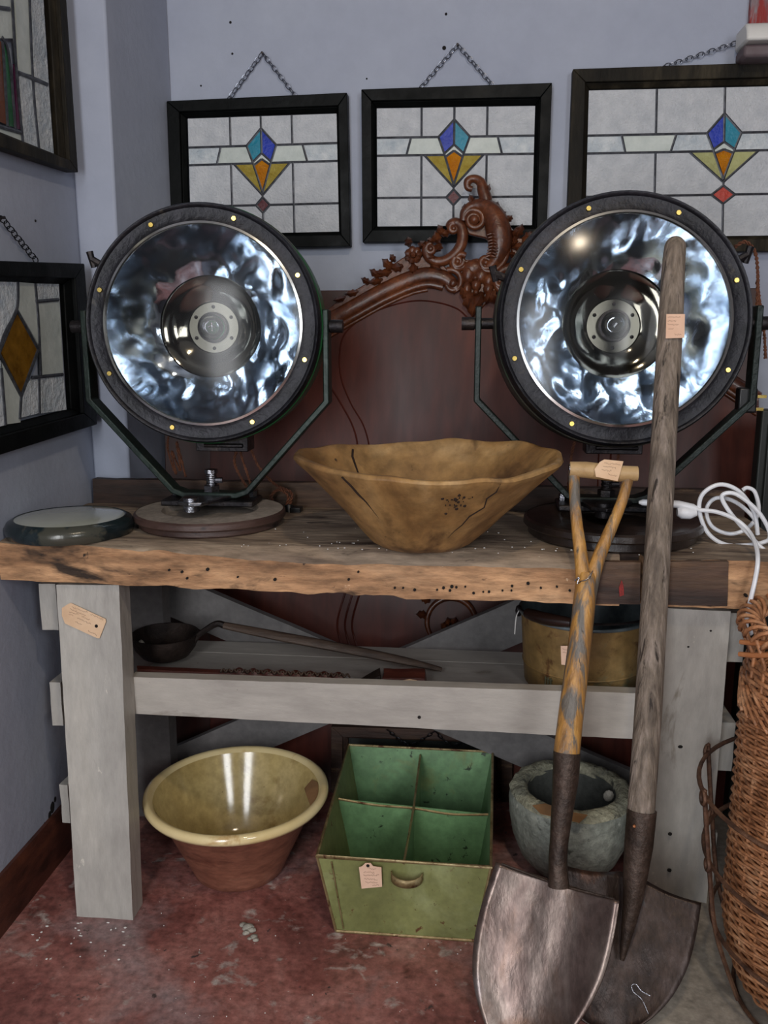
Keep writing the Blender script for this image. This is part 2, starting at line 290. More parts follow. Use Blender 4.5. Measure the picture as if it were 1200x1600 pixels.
def spline(pts,n=8,closed=False):
    P=[Vector(p) for p in pts]; k=len(P); out=[]
    for i in range(k if closed else k-1):
        g=lambda q: P[q%k] if closed else P[max(0,min(k-1,q))]
        a,b,c,d=g(i-1),g(i),g(i+1),g(i+2)
        for j in range(n):
            t=j/n; out.append(.5*((2*b)+(c-a)*t+(2*a-5*b+4*c-d)*t*t+(3*b-a-3*c+d)*t**3))
    if not closed: out.append(P[-1])
    return out
def thing(name,label,cat,loc,group=None):
    o=bpy.data.objects.new(name,None); COL.objects.link(o); o.location=loc; o.empty_display_size=.05
    ORG[o.name]=Vector(loc); o['label']=label; o['category']=cat
    if group: o['group']=group
    return o
def tagit(o,label,cat,group=None,kind=None):
    if label: o['label']=label
    if cat: o['category']=cat
    if group: o['group']=group
    if kind: o['kind']=kind
    return o
def struct(g,name,m,**k): o=g.build(name,m,**k); o['kind']='structure'; return o
def lab(o,l): o['label']=l; return o
Yv=Vector((0,1,0)); Zv=Vector((0,0,1)); Xv=Vector((1,0,0))
def price_tag(parent,poly,fn,nrm,lines=(),m='paper',hole=None,th=.0012,ink='ink',dark=None):
    nrm=Vector(nrm)
    g=G().prism([fn(*p) for p in poly],nrm*th); t=g.build('price_tag',m,parent)
    if lines:
        g=G()
        for (a,b) in lines:
            k=max(6,int(math.hypot(b[0]-a[0],b[1]-a[1])/1.3)); pts=[]
            dx,dy=(b[0]-a[0]),(b[1]-a[1]); L=math.hypot(dx,dy); nx,ny=-dy/L,dx/L
            for i in range(k+1):
                q=(random.random()-.5)*1.9+(1.0 if i%2 else -1.0)*.7; pts.append(fn(a[0]+dx*i/k+nx*q,a[1]+dy*i/k+ny*q)+nrm*(th+.0002))
            g.tube(pts,.00035,4)
        g.build('handwriting',ink,t)
    if hole:
        c=fn(*hole)+nrm*(th+.0002); g=G(); u=Xv; w=nrm.cross(u).normalized()
        g.prism([c+(u*math.cos(a)+w*math.sin(a))*.0035 for a in [i*math.pi/5 for i in range(10)]],nrm*.0003); g.build('eyelet_hole','hole',t)
    return t
def chain(pa,pb,parent,m='chain',L=.019,r=.0012,sag=0,name='chain'):
    pa,pb=Vector(pa),Vector(pb); n=max(2,int((pb-pa).length/(L*.72))); g=G()
    d=(pb-pa).normalized()
    for i in range(n):
        t=(i+.5)/n; c=pa.lerp(pb,t)+Vector((0,0,-sag*4*t*(1-t))); s1=d.cross(Yv).normalized(); s2=d.cross(s1).normalized()
        side=s1 if i%2 else s2
        side=(side*.85+(s2 if i%2 else s1)*.35).normalized()
        ring=[c+d*math.cos(a)*L*.5+side*math.sin(a)*L*.30 for a in [k*math.pi/5 for k in range(10)]]
        g.tube(ring,r,5,closed=True)
    o=g.build(name,m,parent); o['kind']='stuff'; return o
# ================================================================== SETTING
WX=-.955; Y1=2.07; Y2=2.44; PXE=-.865; ZC=2.75; XR=2.3; YF=-2.4
g=G(); 
NX,NY=24,28
struct(G().box(-1.2,XR+.1,YF,Y2+.1,-.06,0),'floor','floor')
struct(G().box(WX-.12,WX,YF,Y2+.1,0,ZC),'wall_left','wall')
struct(G().box(WX-.12,XR,Y2,Y2+.12,0,ZC),'wall_back','wall')
pier=G().hexa([(WX,Y1,0),(PXE-.004,Y1,0),(PXE+.03,Y2,0),(WX,Y2,0),(WX,Y1,ZC),(PXE+.018,Y1,ZC),(PXE+.03,Y2,ZC),(WX,Y2,ZC)])
struct(pier,'trim_1','wall',bevel=.006)
struct(G().box(XR,XR+.12,YF,Y2+.1,0,ZC),'wall_right','rearwall')
struct(G().box(WX-.12,XR+.12,YF,Y2+.12,ZC,ZC+.1),'ceiling','ceil')
g=G(); # shop front with two window openings behind the photographer
g.box(WX,XR,YF-.1,YF,0,.9); g.box(WX,XR,YF-.1,YF,2.45,ZC); g.box(WX,-.75,YF-.1,YF,.9,2.45); g.box(.5,.9,YF-.1,YF,.9,2.45); g.box(2.0,XR,YF-.1,YF,.9,2.45)
struct(g,'wall_front','rearwall')
for i,(a,b) in enumerate(((-.75,.5),(.9,2.0))):
    w=struct(G().box(a,b,YF-.08,YF-.075,.9,2.45),'window_%d'%(i+1),'pglass')
    g=G(); g.box(a,b,YF-.09,YF-.02,.9,.95); g.box(a,b,YF-.09,YF-.02,2.4,2.45); g.box(a,a+.05,YF-.09,YF-.02,.95,2.4); g.box(b-.05,b,YF-.09,YF-.02,.95,2.4); g.box((a+b)/2-.02,(a+b)/2+.02,YF-.09,YF-.02,.95,2.4)
    g.build('window_frame','wpaint',w)
bz=.115
g=G(); g.prism([(WX,YF,0),(WX+.018,YF,0),(WX+.018,YF,bz-.02),(WX+.008,YF,bz),(WX,YF,bz)],(0,Y1-YF,0)); struct(g,'baseboard_left','base')
g=G(); g.box(WX+.018,PXE+.005,Y1-.018,Y1,0,bz); struct(g,'baseboard_pier','base')
# bare concrete slab on the right where the red paint stops
g=G(); pts=[PZ(x,y,0) for x,y in ((1040,1408),(1052,1440),(1046,1470),(1030,1500),(1010,1540),(1006,1580),(985,1640),(990,1760))]
poly=[Vector((p.x,p.y,0)) for p in pts]+[Vector((2.2,.9,0)),Vector((2.2,2.4,0)),Vector((.40,2.4,0)),Vector((.40,1.80,0))]
g.prism(poly,(0,0,.0012)); struct(g,'trim_2','concrete')
# dents and nail holes of the back wall
g=G()
for x,y,r in ((360,35,3),(363,84,2.6),(314,134,2.2),(697,22,3),(694,75,4.5),(573,123,2),(55,345,2.5)):
    p=PY(x,y,Y2) if x>200 else PX(x,y,WX); n=-Yv if x>200 else Xv
    g.blob(p,r*.0012,n=8)
for x,y,r in ((82,1262,9),(78,1275,7),(88,1285,6),(86,1250,5),(70,1290,5),(92,1270,5)):
    p=PX(x,y,WX); g.blob(p,(.0012,r*.0012,r*.0017),n=10,na=.5)
o=struct(g,'trim_3','hole')
# ================================================================== BACK WALL PANELS
YG=Y2-.022
def quadmap(corners,y):
    A,B,C,D=[PY(px,py,y) for px,py in corners]
    return lambda u,v,off=0: A.lerp(B,u).lerp(D.lerp(C,u),v)+Vector((0,-off,0))
def frame_quad(outer,inner,yb,yf,parent,m,names=('top_rail','right_stile','bottom_rail','left_stile'),mapf=None,nrm=None,bead=True):
    nrm=nrm or Vector((0,-1,0)); th=abs(yf-yb)
    Oc=[mapf(*p) for p in outer]; Ic=[mapf(*p) for p in inner]
    for k in range(4):
        a,b=Oc[k],Oc[(k+1)%4]; c,d=Ic[(k+1)%4],Ic[k]
        m1,m2=a.lerp(d,.72),b.lerp(c,.72)
        g=G(); n=nrm
        g.hexa([a,b,m2,m1,a+n*th,b+n*th,m2+n*th,m1+n*th])
        if bead: g.hexa([m1,m2,c,d,m1+n*th*.72,m2+n*th*.72,c+n*th*.4,d+n*th*.4])
        g.build(names[k],m,parent,bevel=.0018)
def cells(a,dh,tri,v1,v2,v3,mid=.495,dt=.10,sl=(.22,.19),wide=False,red='g_red',flip=False,vs=True):
    b1=sl[0]; b2=sl[1]; c=mid; r=lambda x:2*c-x
    bl,tl=('g_blue','g_teal') if not flip else ('g_teal','g_blue')
    ye='g_yellow' if not wide else 'g_ygreen'
    vm=v1+.065*(1 if not wide else .9); lx=c-dh*.62; kx=c-dh*.5; at=vm+.05; ab=v3-.105; rw,rh=.047,.068
    if wide: rw,rh=.042,.062
    P=[('g_white',[(0,0),(a,0),(a,v1),(0,v1)]),('g_white',[(a,0),(c,0),(c,dt),(c-dh,v1),(a,v1)]),
       ('g_white',[(c,0),(r(a),0),(r(a),v1),(c+dh,v1),(c,dt)]),('g_white',[(r(a),0),(1,0),(1,v1),(r(a),v1)]),
       (bl,[(c,dt),(c-dh,v1),(lx,v2-.01),(c,vm)]),(tl,[(c,dt),(c,vm),(r(lx),v2-.01),(c+dh,v1)]),
       ('g_milk',[(c,vm),(lx,v2-.01),(kx,v2+.015),(c,at)]),('g_milk',[(c,vm),(c,at),(r(kx),v2+.015),(r(lx),v2-.01)]),
       ('g_amber',[(c,at),(kx,v2+.015),(c,ab)][:1]+[(r(kx),v2+.015),(c,ab),(kx,v2+.015)]),
       (ye,[(c-tri,v2),(kx,v2+.01),(c-.006,ab)]),(ye,[(c+tri,v2),(c+.006,ab),(r(kx),v2+.01)]),
       ('g_white',[(0,v2),(a,v2),(a,v3),(0,v3)]),('g_white',[(r(a),v2),(1,v2),(1,v3),(r(a),v3)]),
       (red,[(c,v3-rh-.0),(c+rw,v3),(c,v3+rh),(c-rw,v3)]),
       ('g_white',[(0,v3),(a,v3),(a,1),(0,1)]),('g_white',[(a,v3),(c-rw,v3),(c,v3+rh),(c,1),(a,1)]),
       ('g_white',[(c,v3+rh),(c+rw,v3),(r(a),v3),(r(a),1),(c,1)]),('g_white',[(r(a),v3),(1,v3),(1,1),(r(a),1)])]
    if a<c-tri+.001: P+=[('g_white',[(a,v2),(c-tri,v2),(c,ab+.01),(c,v3-rh),(c-rw,v3),(a,v3)]),('g_white',[(c+tri,v2),(r(a),v2),(r(a),v3),(c+rw,v3),(c,v3-rh),(c,ab+.01)])]
    S_=[((0,v1),(c-dh,v1)),((c+dh,v1),(1,v1)),((0,v2),(lx,v2)),((r(lx),v2),(1,v2)),((0,v3),(c-rw,v3)),((c+rw,v3),(1,v3)),
        ((a,0),(a,v1)),((r(a),0),(r(a),v1)),((c,0),(c,vm)),((a,v2),(a,1)),((r(a),v2),(r(a),1)),((c,v3+rh),(c,1)),
        ((c,dt),(c-dh,v1)),((c,dt),(c+dh,v1)),((c-dh,v1),(lx,v2-.01)),((c+dh,v1),(r(lx),v2-.01)),((lx,v2-.01),(c,vm)),((r(lx),v2-.01),(c,vm)),
        ((kx,v2+.012),(c,at)),((r(kx),v2+.012),(c,at)),((lx,v2-.01),(c,ab)),((r(lx),v2-.01),(c,ab)),((c-tri,v2),(c,ab+.02)),((c+tri,v2),(c,ab+.02)),
        ((c,v3-rh),(c+rw,v3)),((c+rw,v3),(c,v3+rh)),((c,v3+rh),(c-rw,v3)),((c-rw,v3),(c,v3-rh)),((c,ab+.015),(c,v3-rh))]
    if not wide:
        P+=[('g_ripple',[(0,v1),(b1,v1),(b2,v2),(0,v2)]),('g_milk',[(b1,v1),(c-dh,v1),(lx,v2),(b2,v2)]),
            ('g_milk',[(c+dh,v1),(r(b1),v1),(r(b2),v2),(r(lx),v2)]),('g_ripple',[(r(b1),v1),(1,v1),(1,v2),(r(b2),v2)])]
        S_+=[((b1,v1),(b2,v2)),((r(b1),v1),(r(b2),v2))]
    else:
        b=[(.125,.14),(.325,.305)]
        P+=[('g_ripple',[(0,v1),(.125,v1),(.14,v2),(0,v2)]),('g_milk',[(.125,v1),(.325,v1),(.305,v2),(.14,v2)]),('g_ripple',[(.325,v1),(c-dh,v1),(lx,v2),(.305,v2)]),
            ('g_ripple',[(1,v1),(1,v2),(r(.14),v2),(r(.125),v1)]),('g_milk',[(r(.125),v1),(r(.14),v2),(r(.305),v2),(r(.325),v1)]),('g_ripple',[(r(.325),v1),(r(.305),v2),(r(lx),v2),(c+dh,v1)])]
        for q in b: S_+=[((q[0],v1),(q[1],v2)),((r(q[0]),v1),(r(q[1]),v2))]
    return P,S_
def wall_panel(label,outer,inner,chainp,fm,design,cg=None):
    c=[PY(x,y,Y2-.015) for x,y in outer]; loc=(c[3]+c[2])/2; loc.y=Y2-.015
    t=thing('stained_glass_panel',label,'stained glass',loc,None)
    frame_quad(outer,inner,0,.034,t,fm,mapf=lambda a,b:PY(a,b,Y2-.003)+Vector((0,0,0)))
    qm=quadmap(inner,YG)
    P,S_=design
    for m,poly in P:
        g=G().prism([qm(u,v,0) for u,v in poly],(0,-.003,0)); g.build('pane',m,t)
    for (a,b) in S_:
        G().tube([qm(*a,.0025),qm(*b,.0025)],.0034,6,fn=(0,1,0),flat=.7).build('lead_came','lead',t)
    if chainp:
        n=[PY(x,y,Y2-.012) for x,y in chainp]
        chain(n[0],n[1],t); 
        if len(n)>2: chain(n[1],n[2],t)
        G().tube([n[1]+Vector((0,.012,0)),n[1]-Vector((0,.006,0))],.003,8).build('hook_nail','iron',t)
        for q in (n[0],n[-1]) if len(n)>2 else (n[0],): G().blob(q,.004,n=8).build('screw_eye','iron',t)
    return t
d12=dict(a=.287,dh=.10,tri=.19,v1=.245,v2=.395,v3=.755)
wall_panel('small black-framed stained glass panel hanging leftmost on back wall, above the left searchlight',
   [(267,163),(545,150),(550,387),(275,391)],[(294,186),(526,178),(530,362),(299,367)],[(355,158),(410,83),(463,152)],'frame',cells(**d12,flip=True))
wall_panel('black moulded stained glass panel hanging in the middle, behind the carved crest',
   [(567,145),(861,135),(852,379),(569,381)],[(589,170),(836,166),(831,352),(590,354)],[(656,138),(715,70),(771,135)],'frame',cells(**d12))
wall_panel('large stained glass panel in worn black frame with orange-red diamond, above the right searchlight',
   [(893,114),(1392,97),(1392,392),(882,398)],[(920,142),(1354,132),(1352,366),(914,372)],[(1030,107),(1160,64),(1290,98)],'frameworn',
   cells(a=.25,dh=.062,tri=.125,v1=.30,v2=.42,v3=.715,mid=.497,dt=.17,wide=True,red='g_brightred'))
# ================================================================== LEFT WALL PANELS
def side_panel(label,outer,inner,cham,fm,panes,segs,bead=None):
    xm=WX+.003; mp=lambda a,b,off=0: PX(a,b,xm+off)
    c=[mp(*p) for p in outer]; loc=(c[3]+c[2])/2
    t=thing('stained_glass_panel',label,'stained glass',loc)
    frame_quad(outer,inner,0,.03,t,fm,mapf=mp,nrm=Xv)
    for m,poly in panes: G().prism([mp(x,y,.010) for x,y in poly],(.003,0,0)).build('pane',m,t)
    for s in segs: G().tube(spline([mp(x,y,.014) for x,y in s],5) if len(s)>2 else [mp(x,y,.014) for x,y in s],.0042,6,fn=(1,0,0),flat=.7).build('lead_came','lead',t)
    if cham:
        n=[mp(x,y,.008) for x,y in cham]; chain(n[0],n[1],t,'chaindark',L=.02)
        if len(n)>2: chain(n[1],n[2],t,'chaindark',L=.02)
        G().tube([n[1]-Xv*.008,n[1]+Xv*.008],.003,8).build('hook_nail','iron',t)
    return t
side_panel('black-framed panel with brown diamond pane, on left wall beside the left searchlight',
  [(-175,403),(113,412),(134,663),(-175,757)],[(-140,436),(92,444),(104,639),(-140,700)],[(58,409),(2,340),(-75,404)],'frame',
  [('g_ripple',[(-140,436),(27,441),(27,480),(5,520),(-8,560),(-70,560),(-140,520)]),('g_milk',[(29,441),(54,443),(60,541),(27,484)]),
   ('g_ripple',[(56,443),(90,444),(91,467),(57,470)]),('g_milk',[(57,472),(91,469),(97,583),(64,588),(62,550)]),
   ('g_brown',[(26,486),(60,546),(33,617),(0,550)]),('g_milk',[(-2,552),(31,620),(30,660),(8,663),(2,600)]),('g_ripple',[(-140,562),(0,560),(4,600),(8,664),(-140,698)]),
   ('g_ripple',[(36,612),(50,588),(60,590),(61,645),(33,652)]),('g_ripple',[(62,590),(97,586),(102,640),(63,646)])],
  [[(28,441),(28,470),(24,490),(8,520),(-4,556)],[(26,484),(60,546)],[(60,546),(33,619)],[(33,619),(-2,552)],[(-2,552),(26,484)],[(55,443),(60,500),(64,588)],
   [(56,471),(91,468)],[(50,590),(98,585)],[(61,590),(62,646)],[(33,619),(31,655)],[(2,575),(9,664)],[(-70,437),(-66,560)],[(-140,562),(0,560)],[(-40,562),(-38,675)]])
side_panel('dark-framed panel with green and rust panes, cut off at the upper left corner',
  [(-190,-150),(76,-110),(103,270),(-190,176)],[(-150,-120),(62,-90),(84,243),(-150,150)],None,'frameworn',
  [('g_milk',[(-150,-120),(14,-98),(16,8),(20,60),(0,60),(-150,40)]),('g_milk',[(16,-98),(42,-94),(50,118),(28,112)]),('g_ripple',[(44,-94),(60,-92),(74,130),(52,120)]),
   ('g_ripple',[(29,114),(51,121),(60,232),(37,226)]),('g_ripple',[(53,122),(74,132),(82,240),(62,234)]),('g_rust',[(-8,62),(3,66),(11,196),(-3,190)]),('g_green',[(4,60),(13,82),(18,130),(23,199),(13,197),(6,110)]),
   ('g_plum',[(20,100),(26,140),(31,203),(25,201)]),('g_milk',[(-40,186),(31,206),(34,226),(-40,202)]),('g_milk',[(-150,42),(-10,60),(-5,190),(-42,184),(-150,148)])],
  [[(15,-98),(22,60),(36,228)],[(43,-94),(51,120),(61,233)],[(-150,-8),(15,14)],[(28,113),(74,132)],[(3,58),(12,78),(18,125),(24,202)],[(-40,186),(32,207)],[(4,66),(12,198)],[(-8,62),(-4,190)]])
# ================================================================== WALL LEDGE (top right)
t=thing('wall_shelf','distressed red and white wooden wall shelf with white rounded ledge, top right corner','shelf',PY(1215,88,Y2-.02))
a=PY(1166,60,Y2-.002); b=PY(1290,60,Y2-.002)
G().box(a.x,b.x,Y2-.02,Y2-.001,a.z-.02,a.z+.34).build('back_board','distress',t,bevel=.002)
g=G(); pr=[]; z0=PY(1180,88,Y2-.1).z; z1=z0+.075
for k in range(9): an=math.pi/2*k/8; pr.append((Y2-.02-.07-.035*math.sin(an) if k else Y2-.09, z0+.03+.045*math.cos(an)))
pr=[(Y2-.021,z1)]+pr+[(Y2-.105,z0+.03),(Y2-.021,z0+.03)]
xa=PY(1163,60,Y2-.1).x
g.prism([(xa,y,z) for y,z in pr],(.24,0,0)); g.build('ledge','wpaint',t,bevel=.006)
G().box(xa+.002,xa+.238,Y2-.1,Y2-.021,z0,z0+.029).build('ledge_moulding','ledgeu',t,bevel=.008)
# ================================================================== WORKBENCH
BY0=1.60; BY1=2.02; ZT=.795
bench=thing('workbench','old workbench with thick worn plank top and grey painted legs, shelf and braces','workbench',(-.15,1.8,0))
def zc(x): return ZT-.078-.006*max(0,min(1,(x+.3)))
def bcorners(x0,x1,y0,y1,z0a,z0b,z1): return [(x0,y0,z0a),(x1,y0,z0b),(x1,y1,z0b),(x0,y1,z0a),(x0,y0,z1),(x1,y0,z1),(x1,y1,z1),(x0,y1,z1)]
g=G().board(bcorners(-.950,.278,BY0,1.83,.716,.700,ZT),(110,18,8),.0022,14,0,1,edge=.010,wear=lambda p:.004+.022*max(0,min(1,(p.x+.75)/.45))+.006*noise.noise(p*12)); pl=g.build('top_plank',['plank','planktop'],bench,ang=60)
lab(pl,'tan front plank with a chewed, worm-holed edge')
g=G().board(bcorners(.318,.62,BY0+.004,1.83,.702,.70,ZT-.001),(30,16,8),.0022,14,0,1,edge=.008); lab(g.build('top_plank',['plank','planktop'],bench,ang=60),'short plank end right of the notch')
G().board(bcorners(.276,.32,1.65,1.83,.71,.71,ZT-.004),(6,10,5),.001).build('notch_filler','darkwood',bench,ang=60)
G().board(bcorners(-.950,.62,1.834,BY1,.74,.74,ZT-.001),(80,10,4),.0015,14).build('top_plank','planktop',bench,ang=60)
a=PY(1036,880,BY0-.004); b=PY(1136,948,BY0-.004)
G().board([(a.x,BY0-.006,b.z),(b.x,BY0-.006,b.z+.002),(b.x,BY0+.01,b.z+.002),(a.x,BY0+.01,b.z),(a.x,BY0-.006,a.z+.004),(b.x-.004,BY0-.006,a.z+.006),(b.x-.004,BY0+.01,a.z+.006),(a.x,BY0+.01,a.z+.004)],(14,2,8),.001).build('patch_block','darkwood',bench,ang=60)
a=PY(940,876,BY0-.004); b=PY(1000,946,BY0-.004)
G().board([(a.x-.01,BY0-.004,b.z),(b.x,BY0-.004,b.z+.002),(b.x,BY0+.01,b.z+.002),(a.x-.01,BY0+.01,b.z),(a.x,BY0-.004,a.z-.002),(b.x-.004,BY0-.004,a.z-.002),(b.x-.004,BY0+.01,a.z-.002),(a.x,BY0+.01,a.z-.002)],(10,2,8),.001).build('patch_block','darkwood',bench,ang=60)
g=G().prism([PY(x,y,BY0-.0055) for x,y in ((968,932),(967,918),(971,906),(974,914),(975,930))],(0,-.0006,0)); g.build('paint_mark','redpaint',bench)
g=G()
hs=[(545,905),(630,918),(648,921),(683,921),(703,922),(713,917),(727,916),(740,926),(755,924),(764,924),(785,922),(799,922),(800,915),(825,911),(560,893),(617,918),(693,918),(706,916),(285,893),(293,903),(325,889),(372,901),(430,905),(265,890),(845,918),(870,916),(890,922),(1165,930),(1180,905)]
for x,y in hs:
    p=PY(x,y,BY0); g.tube([p-Yv*.0045,p+Yv*.004],random.uniform(.0018,.0034),7)
o=g.build('worm_holes','hole',bench); o['kind']='stuff'
g=G()
for k in range(70):
    x=random.uniform(-.5,.45); y=random.uniform(1.61,1.8); 
    if random.random()<.4: x=random.uniform(-.45,.2); y=random.uniform(1.60,1.66)
    g.blob((x,y,ZT+.001),(random.uniform(.0008,.0022),random.uniform(.0008,.002),.001),n=6)
o=g.build('paint_flecks','wpaint',bench); o['kind']='stuff'
# back upstand
a=PY(147,748,2.03)
g=G().board(bcorners(a.x,.62,BY1+.002,BY1+.03,.79,.79,a.z),(90,2,6),.002,12,edge=.004); lab(g.build('back_board','darkwood',bench,ang=60),'dark rough upstand board along the back')
p=PY(1155,752,2.03)
# legs
def postpx(tl,tr,bl,br,ytop,dx,dy,name,m='grey',amp=.0012,ybot=None):
    T=[PY(*tl,ytop),PY(*tr,ytop)]; B=[PZ(*bl,0.0),PZ(*br,0.0)] if ybot is None else [PY(*bl,ybot),PY(*br,ybot)]
    c=[B[0],B[1],B[1]+Vector((dx,dy,0)),B[0]+Vector((0,dy,0)),T[0],T[1],T[1]+Vector((dx,dy,0)),T[0]+Vector((0,dy,0))]
    return G().board(c,(6,3,34),amp,10,edge=.002)
lg=postpx((88,914),(186,914),(120,1432),(207,1438),1.612,.0,.055,'leg').build('leg','grey',bench,ang=60)
tb=[PY(88,914,1.612),PY(186,914,1.612)]
lg2=postpx((1008,948),(1142,956),(1003,1388),(1104,1412),1.625,.0,.05,'leg').build('leg','grey',bench,ang=60)
for xx in (-.84,.42):
    G().board([(xx,1.93,0),(xx+.10,1.93,0),(xx+.10,1.98,0),(xx,1.98,0),(xx,1.93,.74),(xx+.10,1.93,.74),(xx+.10,1.98,.74),(xx,1.98,.74)],(4,3,16),.001).build('leg','greyshade',bench)
g=G()
for x_,y_,r_ in ((1063,1166,.0065),(1047,1303,.005),(1046,1360,.006),(1080,1408-60,.002),(1100,1148,.003),(1110,985,.003),(1075,1010,.0035)):
    tt=(y_-950)/(1400-950); yy=1.6255+(1.735-1.6255)*max(0,tt)*1.02; p=PY(x_,y_,yy); g.blob(p,(r_,.004,r_*.8),n=8,na=.4)
o=g.build('nail_holes','hole',bench); o['kind']='stuff'
# side rails whose ends show beside the legs
def stub(x0,x1,ya,yb,y=1.66,m='endgrain',ln=.27):
    a=PY(x0,ya,y); b=PY(x1,yb,y); G().board(bcorners(a.x,b.x,y,y+ln,b.z,b.z,a.z),(3,8,4),.0012,30).build('side_rail',['grey','grey'],bench,ang=60)
stub(60,92,912,985,1.655); stub(77,99,1066,1134,1.655); stub(93,110,1226,1286,1.66)
stub(1138,1160,958,1035,1.69); stub(1118,1143,1128,1205,1.72); stub(1098,1113,1300,1396,1.78,ln=.2)
# front rail, shelf
a=PY(203,1058,1.645); b=PY(205,1115,1.645); c_=PY(1015,1084,1.645); d_=PY(1015,1156,1.645)
g=G().board([b,d_,d_+Yv*.03,b+Yv*.03,a,c_,c_+Yv*.03,a+Yv*.03],(60,3,6),.0008,10); lab(g.build('front_rail','greyh',bench,ang=60),'grey front rail peppered with worm holes')
p=PY(655,1121,1.643); G().tube([p,p+Yv*.004],.0035,8).build('rail_hole','hole',bench)
SZ=.452
for k,(ya,yb) in enumerate(((1.676,1.80),(1.803,1.92),(1.923,2.0))):
    G().board(bcorners(-.735,.43,ya,yb,SZ-.022,SZ-.022,SZ),(30,4,2),.0008,10).build('shelf_board','greyh',bench,ang=60)
# X braces at the back
def brace(p0,p1,w,y,n='brace'):
    A=PY(*p0,y); B=PY(*p1,y); d=(B-A).normalized(); nn=Vector((-d.z,0,d.x))*w/2
    G().board([A-nn,B-nn,B-nn+Yv*.022,A-nn+Yv*.022,A+nn,B+nn,B+nn+Yv*.022,A+nn+Yv*.022],(20,2,4),.0008).build(n,'greyshade',bench,ang=60)
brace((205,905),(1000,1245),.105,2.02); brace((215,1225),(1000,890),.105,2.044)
# tag pinned on the left leg
t1=Plane(PY(100,950,1.60),PY(170,950,1.60),PY(130,1400,1.545)) if False else None
lp=Plane(tb[0],tb[1],PZ(120,1432,0)); 
price_tag(bench,[(97,950),(106,944),(111,942),(165,967),(166,971),(156,997),(152,997),(102,974),(97,962)],lambda x,y:lp(x,y,.003),lp.n,
  [((113,948),(137,957)),((110,951),(134,962)),((109,956),(123,960)),((108,960),(115,962)),((121,965),(143,975)),((128,963),(140,968)),((142,960),(162,968)),((118,971),(128,976)),((138,986),(152,992))],hole=(151,978),m='paper')
# ================================================================== CLOCK-LIKE DISC
c=Vector((-.84,1.695,ZT)); R=.128
t=thing('glass_disc','round pale glass disc in black marbled rim lying on the bench left end','lens',c)
g=G().lathe([(R*.96,0),(R,.004),(R+.002,.02),(R-.004,.030),(R-.016,.036),(R-.020,.034)],64,Matrix.Translation(c)); g.build('rim','clockrim',t,ang=50)
G().lathe([(.0,.0),(R*.96,.0)],64,Matrix.Translation(c+Zv*.001)).build('underside','clockrim',t)
G().lathe([(0.0001,.041),(R*.5,.040),(R-.03,.037),(R-.0165,.0345),(R-.0165,.030)],64,Matrix.Translation(c)).build('glass_face','clockface',t,ang=60)
